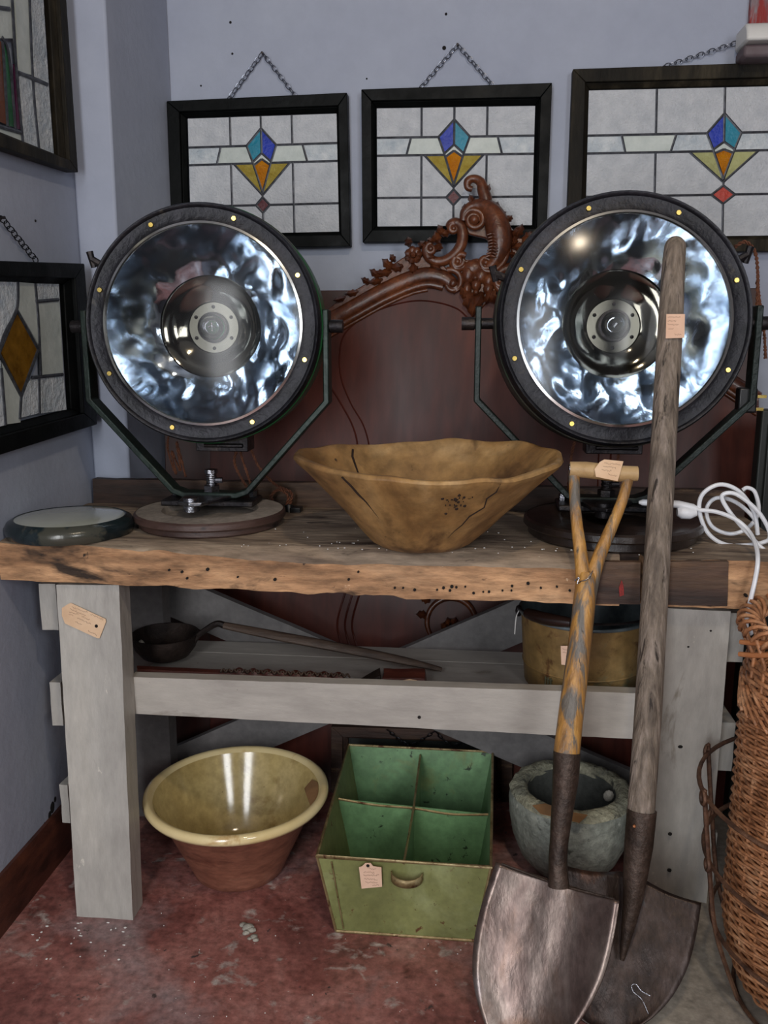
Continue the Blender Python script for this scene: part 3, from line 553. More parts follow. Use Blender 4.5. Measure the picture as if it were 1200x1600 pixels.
# ================================================================== SEARCHLIGHTS
def wobble(amp,fr,seed):
    def f(p,a):
        r=math.hypot(p.x,p.y)
        if r<.002: return p
        n=noise.noise(Vector((p.x*fr+seed,p.y*fr,p.z*fr)))+.6*noise.noise(Vector((p.x*fr*2.3,p.y*fr*2.3+seed,1)))
        return p+Vector((p.x/r*.4,p.y/r*.4,-1))*amp*n
    return f
def searchlight(label,cpx,yc,tilt,yaw,hm,ym,seed,basec,br,basem,topm,greenside):
    C=PY(*cpx,yc); base=Vector(basec)
    t=thing('searchlight',label,'searchlight',base)
    Rm=Matrix.Translation(C)@Matrix.Rotation(math.radians(yaw),4,'Z')@Matrix.Rotation(math.radians(tilt),4,'X')@Matrix.Rotation(math.pi/2,4,'X')
    # local: +z points to the viewer (front), xy is the disc
    R=.262; rg=.222; Rm=Rm@Matrix.Scale(.94 if greenside else .955,4)
    g=G().lathe([(.0001,-.115),(.09,-.112),(.17,-.095),(.222,-.085),(.256,-.070),(R+.005,-.055),(R+.006,.02),(R+.005,.032),(R+.002,.034),(R,.044)],72,Rm); hs_=g.build('housing',hm,t,ang=50)
    g=G().lathe([(R,.030),(R+.003,.038),(R+.001,.060),(R-.003,.067),(R-.007,.066),(R-.010,.060),(rg+.010,.057),(rg+.002,.060),(rg,.058),(rg,.045)],96,Rm,wobble(.0004,20,seed)); g.build('rim','ring',t,ang=50)
    g=G().lathe([(rg+.002,.0605),(rg-.003,.062),(rg-.005,.056)],96,Rm); g.build('bezel','bezel',t,ang=60)
    prof=[]; n=26
    for k in range(n+1):
        r=rg-.001-(rg-.118)*k/n; prof.append((r,.052-.095*(1-(r/rg)**2)-.0))
    g=G().lathe(prof,120,Rm,wobble(.0034,13,seed)); g.build('reflector','mirror',t,ang=180)
    zr=prof[-1][1]
    g=G().lathe([(.121,zr-.001),(.118,zr-.012),(.116,zr-.014),(.098,zr-.016),(.083,zr-.022),(.07,zr-.029),(.06,zr-.032)],96,Rm,wobble(.0012,10,seed+3)); g.build('inner_reflector','mirrord',t,ang=180)
    zi=zr-.032
    g=G().lathe([(.061,zi),(.058,zi-.004),(.036,zi-.004),(.034,zi-.012)],64,Rm); g.build('back_plate','plate',t,ang=40)
    for k in range(6):
        a=k*math.pi/3+math.pi/2; q=Rm@Vector((.048*math.cos(a),.048*math.sin(a),zi-.003)); G().blob(q,.0042,n=8).build('rivet','iron',t)
    g=G().lathe([(.036,zi-.012),(.035,zi+.012),(.030,zi+.014),(.028,zi+.004)],40,Rm); g.build('bulb_socket','iron',t,ang=40)
    g=G().blob((0,0,0),(.027,.027,.032),n=24); g.v=[Rm@(v+Vector((0,0,zi+.018))) for v in g.v]; b=g.build('bulb','pglass',t)
    g=G().tube([Rm@Vector((x,y,zi+z)) for x,y,z in ((-.006,0,.0),(-.007,0,.022),(0,.003,.026),(.007,0,.022),(.006,0,0))],.0012,6); g.build('filament','steel',b)
    g=G().lathe([(.0001,.084),(.05,.0828),(.10,.079),(.15,.0724),(.19,.065),(rg-.004,.058)],64,Rm); g.build('cover_glass','dustyglass',t,ang=180)
    for k in range(8):
        a=math.radians(22.5+45*k+ (4 if greenside else -3)); q=Rm@Vector((.2405*math.cos(a),.2405*math.sin(a),.0585)); ax=(Rm.to_3x3()@Zv)
        G().tube([q,q+ax*.003],[.0058,.0048],10).build('screw','brass',t)
    # clamp lever on the upper left rim
    for (a,m) in ((math.radians(150),'iron'),) if greenside else ((math.radians(28),'iron'),(math.radians(160),'iron')):
        q=Rm@Vector((.266*math.cos(a),.266*math.sin(a),.035)); r_=(q-C).normalized()
        g=G().tube([q-r_*.005,q+r_*.022],.008,8); g.tube([q+r_*.018-Zv*.014,q+r_*.026+Zv*.014],[.006,.008],8); g.build('catch',m,t)
    # switch box below the drum
    q=C+Vector((.02,.03,-.258)); g=G().box(q.x-.07,q.x+.05,q.y,q.y+.06,q.z-.018,q.z+.02); g.tube([q+Vector((-.05,-.004,-.004)),q+Vector((.04,-.004,-.004))],.005,8); g.build('vent_box','iron',t,bevel=.003)
    # trunnions + yoke
    C=C+Xv*(-.012 if greenside else -.004)
    th=.045; ya=yc+.015
    pw=.268 if greenside else .283
    zb=base.z+br[2]
    piv=[C+Vector((-pw,.015,.0)),C+Vector((pw,.015,.0))]
    pl_=[piv[0]+Zv*.035,piv[0],piv[0]-Zv*.16,Vector((C.x-.085,ya,zb+.031)),Vector((C.x-.06,ya,zb+.022)),Vector((C.x+.06,ya,zb+.022)),Vector((C.x+.085,ya,zb+.031)),piv[1]-Zv*.16,piv[1],piv[1]+Zv*.035]
    # bow bar: rectangular section
    g=G(); w=.021; h=.0065; vs=[]
    for i,p in enumerate(pl_):
        a=pl_[max(0,i-1)]; b=pl_[min(len(pl_)-1,i+1)]; d1=(p-a).normalized() if i else (b-p).normalized(); d2=(b-p).normalized() if i<len(pl_)-1 else d1
        tt=(d1+d2).normalized(); nn=Vector((-tt.z,0,tt.x)); k=h/max(.5,math.cos(d1.angle(tt)) if d1.length else 1)
        vs+=[p+nn*k-Yv*w,p+nn*k+Yv*w,p-nn*k+Yv*w,p-nn*k-Yv*w]
    fs=[(0,1,2,3),tuple(len(vs)-4+q for q in (3,2,1,0))]+[(i*4+j,i*4+(j+1)%4,i*4+4+(j+1)%4,i*4+4+j) for i in range(len(pl_)-1) for j in range(4)]
    g.add(vs,fs); yk=g.build('yoke',ym,t,bevel=.0025)
    for sgn,p in ((-1,piv[0]),(1,piv[1])):
        g=G().tube([p-Xv*sgn*.04,p+Xv*sgn*.012],.012,12); g.tube([p+Xv*sgn*.008,p+Xv*sgn*.035],.014,10); g.build('trunnion_bolt','iron',t,ang=40)
        g=G().tube([p+Xv*sgn*.034,p+Xv*sgn*.036],.008,10); 
    # mounting plate, clamp, bolt
    bx=base.x; by=base.y; z0=base.z+br[2]
    g=G().board(bcorners(C.x-.105,C.x+.105,ya-.045,ya+.045,z0+.001,z0+.001,z0+.014),(6,4,1),.0); g.build('mounting_plate','iron',t,bevel=.003)
    g=G().prism([Vector((C.x+x,ya+y,z0+.0145)) for x,y in ((-.045,-.10),(-.015,-.12),(.01,-.11),(.05,-.03),(.05,.03),(-.05,.03),(-.055,-.04))],(0,0,.009)); g.build('clamp_plate','steel' if greenside else 'iron',t,bevel=.002)
    q=Vector((C.x-.018,ya-.095,z0+.001)); g=G().tube([q,q+Zv*.030],[.018,.016],14); g.build('lock_nut','steel' if greenside else 'iron',t,ang=30)
    q=Vector((C.x,ya,z0+.028)); g=G().tube([q,q+Zv*.014],.019,6); [g.tube([q+Zv*(.012+.004*k_),q+Zv*(.0145+.004*k_)],.0125 if k_%2 else .0115,12) for k_ in range(8)]; g.tube([q+Zv*.042,q+Zv*.050],.015,12); g.tube([q+Zv*.024,q+Zv*.026+Xv*.026],[.007,.006],8); g.build('centre_bolt','steel' if greenside else 'iron',t,ang=30)
    for x in (-.09,.09):
        q=Vector((C.x+x,ya+.02,z0+.014)); G().tube([q,q+Zv*.014],.0095,6).build('plate_nut','steel',t,ang=30)
    # round two-tier base with hollow centre
    Rb=br[0]; h1=br[1]; mt=Matrix.Translation(base)
    G().lathe([(.05,0),(Rb-.014,0),(Rb-.010,.004),(Rb-.011,h1),(Rb-.016,h1+.001)],64,mt).build('lower_disc',basem,t,ang=40)
    G().lathe([(Rb-.02,h1),(Rb-.004,h1+.001),(Rb,h1+.005),(Rb-.001,z0-base.z-.004),(Rb-.006,z0-base.z)],64,mt).build('upper_disc',basem,t,ang=40)
    G().lathe([(Rb-.0055,z0-base.z-.001),(Rb-.02,z0-base.z),(.105,z0-base.z+.0002),(.102,z0-base.z-.014),(.0001,z0-base.z-.015)],64,mt).build('disc_top',topm,t,ang=40)
    return t,C
L1,C1=searchlight('searchlight with green-edged drum on a pale dusty round base, left end of bench',(326,510),1.86,-2.5,4,'housingg','yoke',2.0,(-.575,1.815,ZT),(.165,.014,.033),'basewood','basetop',True)
L2,C2=searchlight('searchlight with black rim on a dark round base, behind the long shovel handle',(966,505),1.865,-6,3,'housing','yoked',9.0,(.288,1.80,ZT),(.182,.018,.038),'basedark','basedark',False)
# ================================================================== HEADBOARD
HB=lean(2.14,.12,2.385,1.62)
hb=thing('carved_headboard','large mahogany headboard with carved rococo crest leaning between the two searchlights','headboard',(0.0,2.16,0))
N=HB.n
def hbpoly(pts,off,th,name,m,bev=.0015,ang=40): return G().prism([HB(x,y,off) for x,y in pts],N*th).build(name,m,hb,ang=ang,bevel=bev)
HB2=lambda x,y,o=0: HB(x,y,o)
pb=[HB(262,455),HB(1188,458)]
xl,xr=pb[0].x,pb[1].x; zt=pb[0].z
bl=HB(262,455); br_=HB(1188,458)
yb_=lambda z: 2.14+(z-.12)*(2.385-2.14)/1.5
g=G().hexa([(xl+.02,yb_(.05)+.004,.05),(xr,yb_(.05)+.004,.05),(xr,yb_(.05)+.02,.05),(xl+.02,yb_(.05)+.02,.05),(xl-.02,yb_(zt)+.004,zt),(xr,yb_(zt)+.004,zt),(xr,yb_(zt)+.02,zt),(xl-.02,yb_(zt)+.02,zt)]); g.build('back_panel','mahogd',hb,bevel=.002)
# shaped front panel
left=[(330,1300),(330,625),(430,560),(515,497),(560,470),(600,447),(640,430),(690,428),(718,445),(740,470)]
cx=757
face=[(x,y) for x,y in left]+[(2*cx-x,y) for x,y in reversed(left)]
hbpoly(face,.001,.010,'front_panel','mahog')
def sweep(pts,r,m,name,off=.010,flat=1.,n=10,seg=8,label=None):
    P=spline([HB(x,y,off) for x,y in pts],seg); o=G().tube(P,r,n,fn=tuple(N),flat=flat).build(name,m,hb,ang=60)
    if label: lab(o,label)
    return o
for sgn in (0,1):
    mm=(lambda x:x) if sgn==0 else (lambda x:2*cx-x)
    # groove lines on the panel
    gr=[(757,509),(735,500),(715,483),(685,473),(650,470),(610,478),(570,495),(540,520),(531,550),(533,590),(548,630),(568,665),(578,705),(580,760)]
    sweep([(mm(x),y) for x,y in gr],.0022,'mahog','panel_bead',.011,seg=5,n=6)
    sweep([(mm(x),y) for x,y in [(505,590),(520,610),(538,640),(552,668),(559,700),(560,760)]],.0025,'mahog','panel_bead',.011,seg=5,n=6)
    mo=[(332,622),(380,590),(470,530),(515,500),(560,474),(600,452),(640,434),(668,427),(692,431),(709,443),(716,452)]
    sweep([(mm(x),y+3) for x,y in mo],[.022,.022,.022,.022,.020,.014],'carve','crown_moulding',.014,flat=.8)
    sweep([(mm(x),y+18) for x,y in mo[:-2]],[.010,.010,.010,.010],'carve','crown_moulding',.014)
    sweep([(mm(x),y+26) for x,y in mo[:-3]],[.005,.005],'carve','crown_moulding',.012)
    # scroll at the moulding's end
    sp=[]; 
    for k in range(26):
        a=-2.0+k*.30; r=20*(1-k/32); sp.append((mm(706+r*math.cos(a)*.9),441+r*math.sin(a)))
    sweep(sp,[.009,.007,.004],'carve','moulding_scroll',.018,seg=2)
    G().blob(HB(mm(708),443,.022),.012,n=10).build('scroll_boss','carve',hb)
def scroll(body,r,vol=None,name='scroll',off=.02,turns=1.35,flat=1.,seg=8):
    sweep(body,r,'carve',name,off,seg=seg,flat=flat)
    for (vx,vy,vr,a0,dr) in vol or []:
        sp=[]
        for k in range(int(16*turns)+1):
            a=a0+dr*k*2*math.pi/16; q=vr*(1-.62*k/(16*turns)); sp.append((vx+q*math.cos(a),vy+q*math.sin(a)))
        sweep(sp,[.0085,.0075,.005],'carve','volute',off+.003,seg=2)
        G().blob(HB(vx,vy,off+.006),vr*.00175*.38+.002,n=12).build('scroll_boss','carve',hb)
def leaf(x,y,ang,L,Wd,off=.02,name='carved_leaf'):
    a=math.radians(ang); ux,uy=math.cos(a),-math.sin(a); vx,vy=-uy,ux; pts=[]; g=G(); n=6; vs=[]
    for i in range(n+1):
        t=i/n; w=Wd*math.sin(math.pi*min(1,t*.92+.08))**.8*(1+.22*math.cos(i*math.pi)); bx=x+ux*L*t+vx*L*.18*t*t; by=y+uy*L*t+vy*L*.18*t*t
        lift=off+.010*math.sin(t*math.pi*.9)
        vs+=[HB(bx+vx*w,by+vy*w,lift-.006),HB(bx,by,lift+.004),HB(bx-vx*w,by-vy*w,lift-.006)]
    vs2=[v-N*.006 for v in vs]; m=len(vs)
    fs=[(3*i,3*i+1,3*i+4,3*i+3) for i in range(n)]+[(3*i+1,3*i+2,3*i+5,3*i+4) for i in range(n)]
    fs+=[tuple(q+m for q in reversed(f)) for f in fs]
    rim=[3*i for i in range(n+1)]+[3*n+1]+[3*i+2 for i in range(n,-1,-1)]+[1]
    fs+=[(rim[i],rim[(i+1)%len(rim)],rim[(i+1)%len(rim)]+m,rim[i]+m) for i in range(len(rim))]
    g.add(vs+vs2,fs); return g.build(name,'carve',hb,ang=50)
def c5(x,y): return (600+x/5,260+y/5)
# top curl
scroll([c5(*p) for p in ((790,330),(795,260),(775,190),(758,130),(720,100),(680,100),(652,125),(655,165),(690,180))],[.016,.017,.015,.012,.010,.011,.009,.007],name='crest_curl',off=.02)
leaf(*c5(790,240),80,22,5); leaf(*c5(700,290),125,16,5); leaf(*c5(640,350),110,12,5)
# crest backing plates
def plate(pts,name='crest_ground',off=.004,th=.014): G().prism([HB(*c5(*p),off) for p in pts],N*th).build(name,'carve',hb,bevel=.003)
plate([(620,420),(640,350),(700,300),(790,270),(860,320),(900,390),(950,450),(960,560),(950,680),(900,760),(850,740),(850,620),(790,570),(740,560),(660,540),(630,480)])
plate([(545,730),(600,690),(640,740),(740,740),(800,790),(880,820),(900,790),(960,800),(900,870),(880,960),(840,1030),(790,1090),(710,1165),(660,1110),(610,1040),(590,970),(620,920),(560,850),(545,800)])
# big C scroll
scroll([c5(*p) for p in ((620,430),(630,360),(690,312),(770,310),(830,350),(870,420),(895,510),(905,600),(890,690),(850,760),(800,790))],[.010,.012,.014,.020,.026,.031,.034,.032,.026,.017,.010],
  [(*c5(705,418),17,math.pi*1.1,1),(*c5(797,752),10,.6,1)],name='crest_scroll',off=.022,turns=1.5)
sweep([c5(*p) for p in ((800,300),(880,370),(930,460),(965,560),(960,680),(925,760),(860,815),(790,815),(755,780))],[.006,.008,.008,.006],'carve','scroll_fillet',.026)
for k in range(8):
    q=c5(*[(845,540),(850,565),(852,590),(852,615),(850,640),(846,665),(840,690),(832,712)][k]); sweep([(q[0]-8,q[1]-1),(q[0],q[1]-3),(q[0]+9,q[1])],[.002,.004,.002],'carve','scroll_flute',.048,seg=3,n=6)
for p in ((900,385,40),(935,420,25),(960,430,60),(860,330,70),(970,600,10),(975,680,-10),(950,500,10)): leaf(*c5(p[0],p[1]),p[2],13,5)
# left C scroll
scroll([c5(*p) for p in ((500,480),(520,450),(560,440),(600,470),(615,540),(600,620),(550,690),(480,735),(410,745),(350,715),(325,660),(335,615),(375,600))],[.008,.011,.013,.014,.015,.015,.014,.013,.013,.012,.011,.010,.007],
  [(*c5(365,645),8,-2,-1),(*c5(545,485),8,-1,-1)],name='crest_scroll',off=.018,turns=1.1)
leaf(*c5(520,520),190,18,5); leaf(*c5(470,540),130,20,6); leaf(*c5(430,600),120,20,7); leaf(*c5(440,600),250,16,6); leaf(*c5(400,590),170,14,5)
# flower cluster & leaves
G().prism([HB(x,y,.004) for x,y in ((505,492),(535,466),(570,446),(600,424),(630,404),(660,398),(690,412),(712,436),(700,448),(640,446),(600,462),(540,490))],N*.012).build('crest_ground','carve',hb,bevel=.003)
for k in range(7):
    a=k*2*math.pi/7; G().blob(HB(646+8*math.cos(a),398+8*math.sin(a),.02),(.011,.009,.011),n=8,na=.3).build('carved_petal','carve',hb)
G().blob(HB(646,398,.03),.008,n=8).build('scroll_boss','carve',hb)
for p in ((640,385,110,16,6),(655,388,60,16,6),(645,412,-80,18,7),(630,415,200,22,7),(615,420,150,24,7),(612,424,195,26,6),(596,432,160,22,6),(598,436,205,24,5),(580,442,165,18,5),(618,408,140,14,5),(665,405,20,18,6),(672,415,-10,20,5),(560,455,200,22,5),(540,464,205,20,4)): leaf(*p)
# centre cartouche
scroll([c5(*p) for p in ((640,700),(600,690),(555,710),(540,760),(570,800),(640,780),(720,745),(800,770),(880,840))],[.008,.011,.012,.011,.009,.008,.008,.008],[(*c5(575,745),9,0,1)],name='cartouche_edge',off=.018)
for x,y,rx,ry in ((700,800,.030,.022),(660,850,.018,.025),(715,872,.011,.009),(760,860,.02,.02),(820,900,.016,.02),(720,930,.014,.016),(720,985,.009,.009),(815,960,.014,.016),(650,960,.012,.02)):
    G().blob(HB(*c5(x,y),.018),(rx,.016,ry),n=14).build('carved_boss','carve',hb)
for p in ((640,950,-75,34,9),(690,1000,-80,36,9),(770,980,-110,34,9),(820,960,-60,24,8),(840,950,-100,26,7),(600,940,-55,24,7),(710,1040,-88,24,7)): leaf(*c5(p[0],p[1]),p[2],p[3],p[4],off=.026)
# right side bits
scroll([c5(*p) for p in ((1060,760),(990,790),(920,820),(885,870),(880,930),(910,975))],[.010,.014,.014,.011,.008],[(*c5(905,900),8,0,1)],name='moulding_scroll',off=.018)
for p in ((1000,560,60,22,6),(1040,560,80,24,7),(1080,600,50,20,6),(1020,620,100,18,6),(1000,640,20,22,7),(1050,650,-30,20,6),(1090,560,30,22,6),(1000,700,-70,18,5)): leaf(*c5(p[0],p[1]),p[2],p[3],p[4])
G().prism([HB(*c5(*p),.004) for p in ((970,560),(1100,570),(1250,650),(1300,760),(1200,800),(1080,720),(1010,720),(985,640))],N*.012).build('crest_ground','carve',hb,bevel=.003)
# low rosette seen under the bench top
for k in range(9):
    a=k*2*math.pi/9; leaf(706+7*math.cos(a),984+7*math.sin(a),-math.degrees(a),13,5,off=.022)
sp=[(705+38*math.cos(a)*(1-.0*a),972-38*math.sin(a)) for a in [i*math.pi/12 for i in range(-3,15)]]
sweep(sp,[.006,.009,.006],'carve','rosette_ring',.016,seg=2)
for p in ((672,940,160,18,6),(668,960,190,18,6),(745,960,-20,18,6),(738,990,-50,18,6),(730,935,40,18,6),(700,925,90,14,6)): leaf(*p,off=.02)
for xx in (535,547,558): sweep([(xx+14,900),(xx,940),(xx-8,975),(xx-2,1005),(xx+8,1040)],.003,'mahog','panel_bead',.011,seg=4,n=6)
# ================================================================== things behind the bench
for k,(x0,m) in enumerate(((270,'darkwood'),(282,'mahogd'),(294,'wpaint'))):
    A=PY(x0-4,672,2.09+.012*k); B=PY(x0+26,752,2.075+.012*k)
    d=(A-B).normalized(); Bt=B+d*-.45; At=A+d*.05
    o=G().hexa([Bt,Bt+Xv*.010,Bt+Xv*.010+Yv*.10,Bt+Yv*.10,At,At+Xv*.010,At+Xv*.010+Yv*.10,At+Yv*.10]) 
    if k<3:
        pass
o=G(); 
# ---- twisted brown cords
def cordpts(P,tw=.0022,pitch=.018,n=10):
    S1=spline(P,n); out=[[],[]]; L=0
    for i,p in enumerate(S1):
        if i: L+=(p-S1[i-1]).length
        a=L/pitch*2*math.pi; t=(S1[min(i+1,len(S1)-1)]-S1[max(i-1,0)]).normalized(); u=t.orthogonal().normalized(); w=t.cross(u)
        for k in (0,1): out[k].append(p+(u*math.cos(a+k*math.pi)+w*math.sin(a+k*math.pi))*tw)
    return out
def cord(P,parent,name='cord',m='cord'):
    g=G()
    for q in cordpts(P): g.tube(q,.0021,5)
    return g.build(name,m,parent)
cp=[PY(268,660,2.10),PY(262,700,2.06),PY(275,740,2.055),PY(268,705,2.058),PY(282,735,2.055),PY(276,690,2.06),PY(290,745,2.055)]
cord(cp,L1)
cord([PY(395,655,2.00),PY(378,690,2.0),PY(366,720,1.99),PY(380,752,1.985),PY(398,775,1.985),PY(388,745,1.99),PY(376,705,2.0),PY(390,700,2.0),PY(405,730,1.99),PY(430,757,1.99),PY(455,770,1.985),PY(452,790,1.98)],L1)
cord([PY(430,790,1.98),PY(424,775,1.985),PY(436,765,1.985),PY(450,775,1.985),PY(447,792,1.98)],L1)
g=G().tube([Vector(p) for p in (PY(452,790,1.975),PY(452,812,1.96))],[.013,.011],10); g.box(*(lambda p:(p.x-.012,p.x+.014,p.y-.012,p.y+.02,p.z-.016,p.z+.012))(PY(462,800,1.965))); lab(g.build('plug','black',L1,bevel=.002),'black plug on the brown cord')
cord([PY(905,668,2.0),PY(898,690,2.0),PY(893,712,2.0),PY(888,760,1.99),PY(892,790,1.985)],L2)
cord([PY(968,700,2.0),PY(965,725,1.99),PY(966,745,1.985)],L2)
# cord over the right lamp and its plug
cord([PY(1148,386,1.93),PY(1165,378,1.92),PY(1180,395,1.92),PY(1184,430,1.92),PY(1183,470,1.92),PY(1178,520,1.93),PY(1173,570,1.92),PY(1168,610,1.90)],L2)
cord([PY(1183,440,1.925),PY(1188,480,1.925),PY(1194,520,1.93),PY(1196,560,1.95)],L2)
q=PY(1168,625,1.885); g=G().box(q.x-.022,q.x+.016,q.y-.014,q.y+.014,q.z-.026,q.z+.026); pg=g.build('plug','black',L2,bevel=.004); lab(pg,'black three-pin plug with brass pins')
for dz,dx in ((-.018,.012),(.008,.016)):
    G().box(q.x+dx,q.x+dx+.018,q.y-.012,q.y-.004,q.z+dz-.003,q.z+dz+.003).build('pin','brass',pg)
# ---- dark cabinet at the far right
xc=PY(1183,720,2.05).x
t=thing('upright_board','dark green-black upright board standing at far right beside the headboard','board',(xc+.12,2.06,0))
zt2=PY(1190,640,2.05).z
G().box(xc,xc+.24,2.045,2.085,.0,zt2).build('board_body','cab',t,bevel=.004)
G().box(xc+.015,xc+.225,2.036,2.0445,.05,zt2-.03).build('raised_panel','cab',t,bevel=.003)
# ---- dark frame with chain, added as stand-in for shaded things behind the box
t=thing('dark_frame_standin','stand-in dark wooden frame with a chain for the shaded things behind the green box','frame',PY(650,1300,2.12)*1)
mp=lambda a,b:PY(a,b,2.125)
frame_quad([(520,1128),(800,1136),(800,1290),(520,1290)],[(545,1150),(776,1158),(776,1270),(545,1270)],0,.03,t,'darkwood',mapf=mp)
G().prism([PY(x,y,2.122) for x,y in ((545,1150),(776,1158),(776,1270),(545,1270))],(0,.004,0)).build('panel','cab',t)
for a,b in (((605,1140),(640,1165)),((640,1165),(680,1142)),((680,1142),(705,1166)),((705,1166),(740,1150))): chain(PY(*a,2.088),PY(*b,2.088),t,'chaindark',L=.014,sag=.004)
# ================================================================== WOODEN BOWL
bc=Vector((-.100,1.668,ZT)); 
t=thing('dough_bowl','large rough carved wooden bowl with cracks, standing in the middle of the bench top','bowl',bc)
prof=[]
def bshape(p,a):
    z=p.z; k=z/.165; r=math.hypot(p.x,p.y)
    sx=.265*(1+.02*math.cos(2*a)); 
    ex=1.0+ (.06*abs(math.cos(a))**6)*k
    n=noise.noise(Vector((math.cos(a)*2.2,math.sin(a)*2.2,z*9)))
    n2=noise.noise(Vector((math.cos(a)*7,math.sin(a)*7,z*25)))
    q=Vector((p.x*ex+.008*k,p.y*(.90),z))
    q+=Vector((p.x,p.y,0))*(.045*n+.012*n2)
    q.z+=k*k*(.008*math.sin(a*2+.9)+.006*noise.noise(Vector((math.cos(a)*3,math.sin(a)*3,5)))+.014*max(0,math.sin(a)))
    return q
out=[(.0001,.004),(.06,.001),(.082,.0),(.100,.010),(.122,.032),(.155,.068),(.190,.104),(.222,.136),(.246,.158),(.252,.166),(.249,.172),(.240,.173),(.230,.166)]
inn=[(.230,.166),(.205,.140),(.170,.105),(.130,.068),(.09,.042),(.05,.030),(.0001,.027)]
def dens(p,n=3):
    o=[]
    for i in range(len(p)-1):
        for j in range(n): t_=j/n; o.append((p[i][0]+(p[i+1][0]-p[i][0])*t_,p[i][1]+(p[i+1][1]-p[i][1])*t_))
    return o+[p[-1]]
G().lathe(dens(out+inn[1:]),120,Matrix.Translation(bc),bshape).build('bowl_body','bowl',t,ang=60)
def onbowl(th,zl,off,inner=False):
    pr=inn if inner else out[3:10]; 
    for i in range(len(pr)-1):
        z0,z1=pr[i][1],pr[i+1][1]
        if min(z0,z1)<=zl<=max(z0,z1): r=pr[i][0]+(pr[i+1][0]-pr[i][0])*(zl-z0)/(z1-z0); break
    p=Vector((r*math.cos(th),r*math.sin(th),zl)); q=bshape(p,th)+Vector((math.cos(th)*off,math.sin(th)*off,0)); return bc+q
def crk(pts,r=.0015,inner=False):
    G().tube([onbowl(math.radians(a),z,-.0006 if not inner else .0004,inner) for a,z in pts],r,5).build('crack','crack',t)
crk([(304,.163),(305,.145),(303,.13),(305,.11),(300,.09),(299,.07),(296,.055),(294,.04)],[.001,.002,.0016,.002,.0012,.0006])
crk([(236,.163),(238,.145),(239,.13),(241,.115),(242,.10),(243,.09),(244,.08)],[.003,.003,.0012,.0006])
crk([(135,.163),(138,.15),(140,.13),(143,.11),(146,.09)],[.003,.003,.002,.001],True)
crk([(250,.05),(255,.052),(262,.056)],.0006)
g=G()
for k in range(26):
    a=random.gauss(288,3.2); z=random.gauss(.125,.012); g.blob(onbowl(math.radians(a),z,0),(.0028*random.random()+.0008,.002,.0028*random.random()+.0008),n=6)
o=g.build('dark_pits','crack',t); o['kind']='stuff'
pz=ZT+.172
A=PY(737,748,1.83); Bq=PY(752,728,1.87); Cq=PY(768,742,1.83)
q1=Plane(A,Bq,Cq); price_tag(t,[(737,750),(740,736),(752,729),(770,744),(768,752)],lambda x,y:q1(x,y,0),q1.n,m='paperbr')
# ================================================================== SHELF THINGS
SY=SZ+.0012
# ladle
c=PZ(266,1005,SY+.03); c=Vector((c.x,1.86,SY))
t=thing('ladle','long rusty iron ladle with dark handle lying on the shelf, left','ladle',c)
G().lathe([(.0001,.001),(.03,.003),(.055,.014),(.070,.034),(.076,.058),(.078,.066),(.074,.066),(.070,.056),(.062,.036),(.04,.016),(.0001,.008)],48,Matrix.Translation(c)).build('ladle_bowl','ladle',t,ang=60)
g=G(); P=[c+Vector((.072,.0,.05)),PY(322,985,1.86),PY(335,975,1.86),PY(352,978,1.86)]; P[1]=c+Vector((.086,0,.070)); 
e=PY(350,977,1.86); g.tube(spline([c+Vector((.070,.0,.048)),c+Vector((.083,0,.066)),Vector((e.x-.02,1.86,e.z+.002)),e],6),[.006,.007,.009],8); g.build('neck','ladle',t)
e2=PZ(690,1046,SY+.011); G().tube(spline([e,PY(430,993,1.855),PY(520,1010,1.845),PY(620,1030,1.83),Vector((e2.x,e2.y,SY+.011))],6),[.010,.013,.014,.013,.011,.006],10,fn=(0,0,1),flat=.8).build('handle','lwood',t)
G().blob(c+Vector((-.045,-.03,.045)),(.010,.012,.016),n=8,na=.5).build('rust_lump','debris',t)
# carved stick
yk=1.73
def sh(x,dy=0,z=0): q=PY(x,1060,yk+dy); return Vector((q.x,yk+dy,SY+z))
t=thing('carved_stick','long dark reddish carved wooden stick lying along the shelf front','carving',sh(380))
g=G(); n=80; vs=[]; fs=[]
for i in range(n+1):
    u=i/n; x=215+u*(548-215); carve=0 if u<.45 else .0035*(1+math.sin(u*95)); h=.030+.010*(1-u)*.2+carve; w=.018
    if u>.97: h*=.6
    for dy,dz in ((-w,0),(-w,h*.72),(-w*.55,h),(w*.55,h),(w,h*.72),(w,0)): vs.append(sh(x,dy,dz))
for i in range(n):
    for j in range(6): fs.append((i*6+j,i*6+(j+1)%6,(i+1)*6+(j+1)%6,(i+1)*6+j))
fs+=[(5,4,3,2,1,0),tuple(n*6+j for j in range(6))]; g.add(vs,fs); g.build('stick_body','carvedstick',t,ang=35)
g=G()
for i in range(24):
    x=345+i*8.4; a=sh(x,-.012,.034); b=sh(x+5,-.002,.0375); g.tube([a,(a+b)/2+Zv*.002,b,sh(x+8,-.012,.034)],.0022,6)
o=g.build('carved_leaf_pattern','lwood',t); o['kind']='stuff'
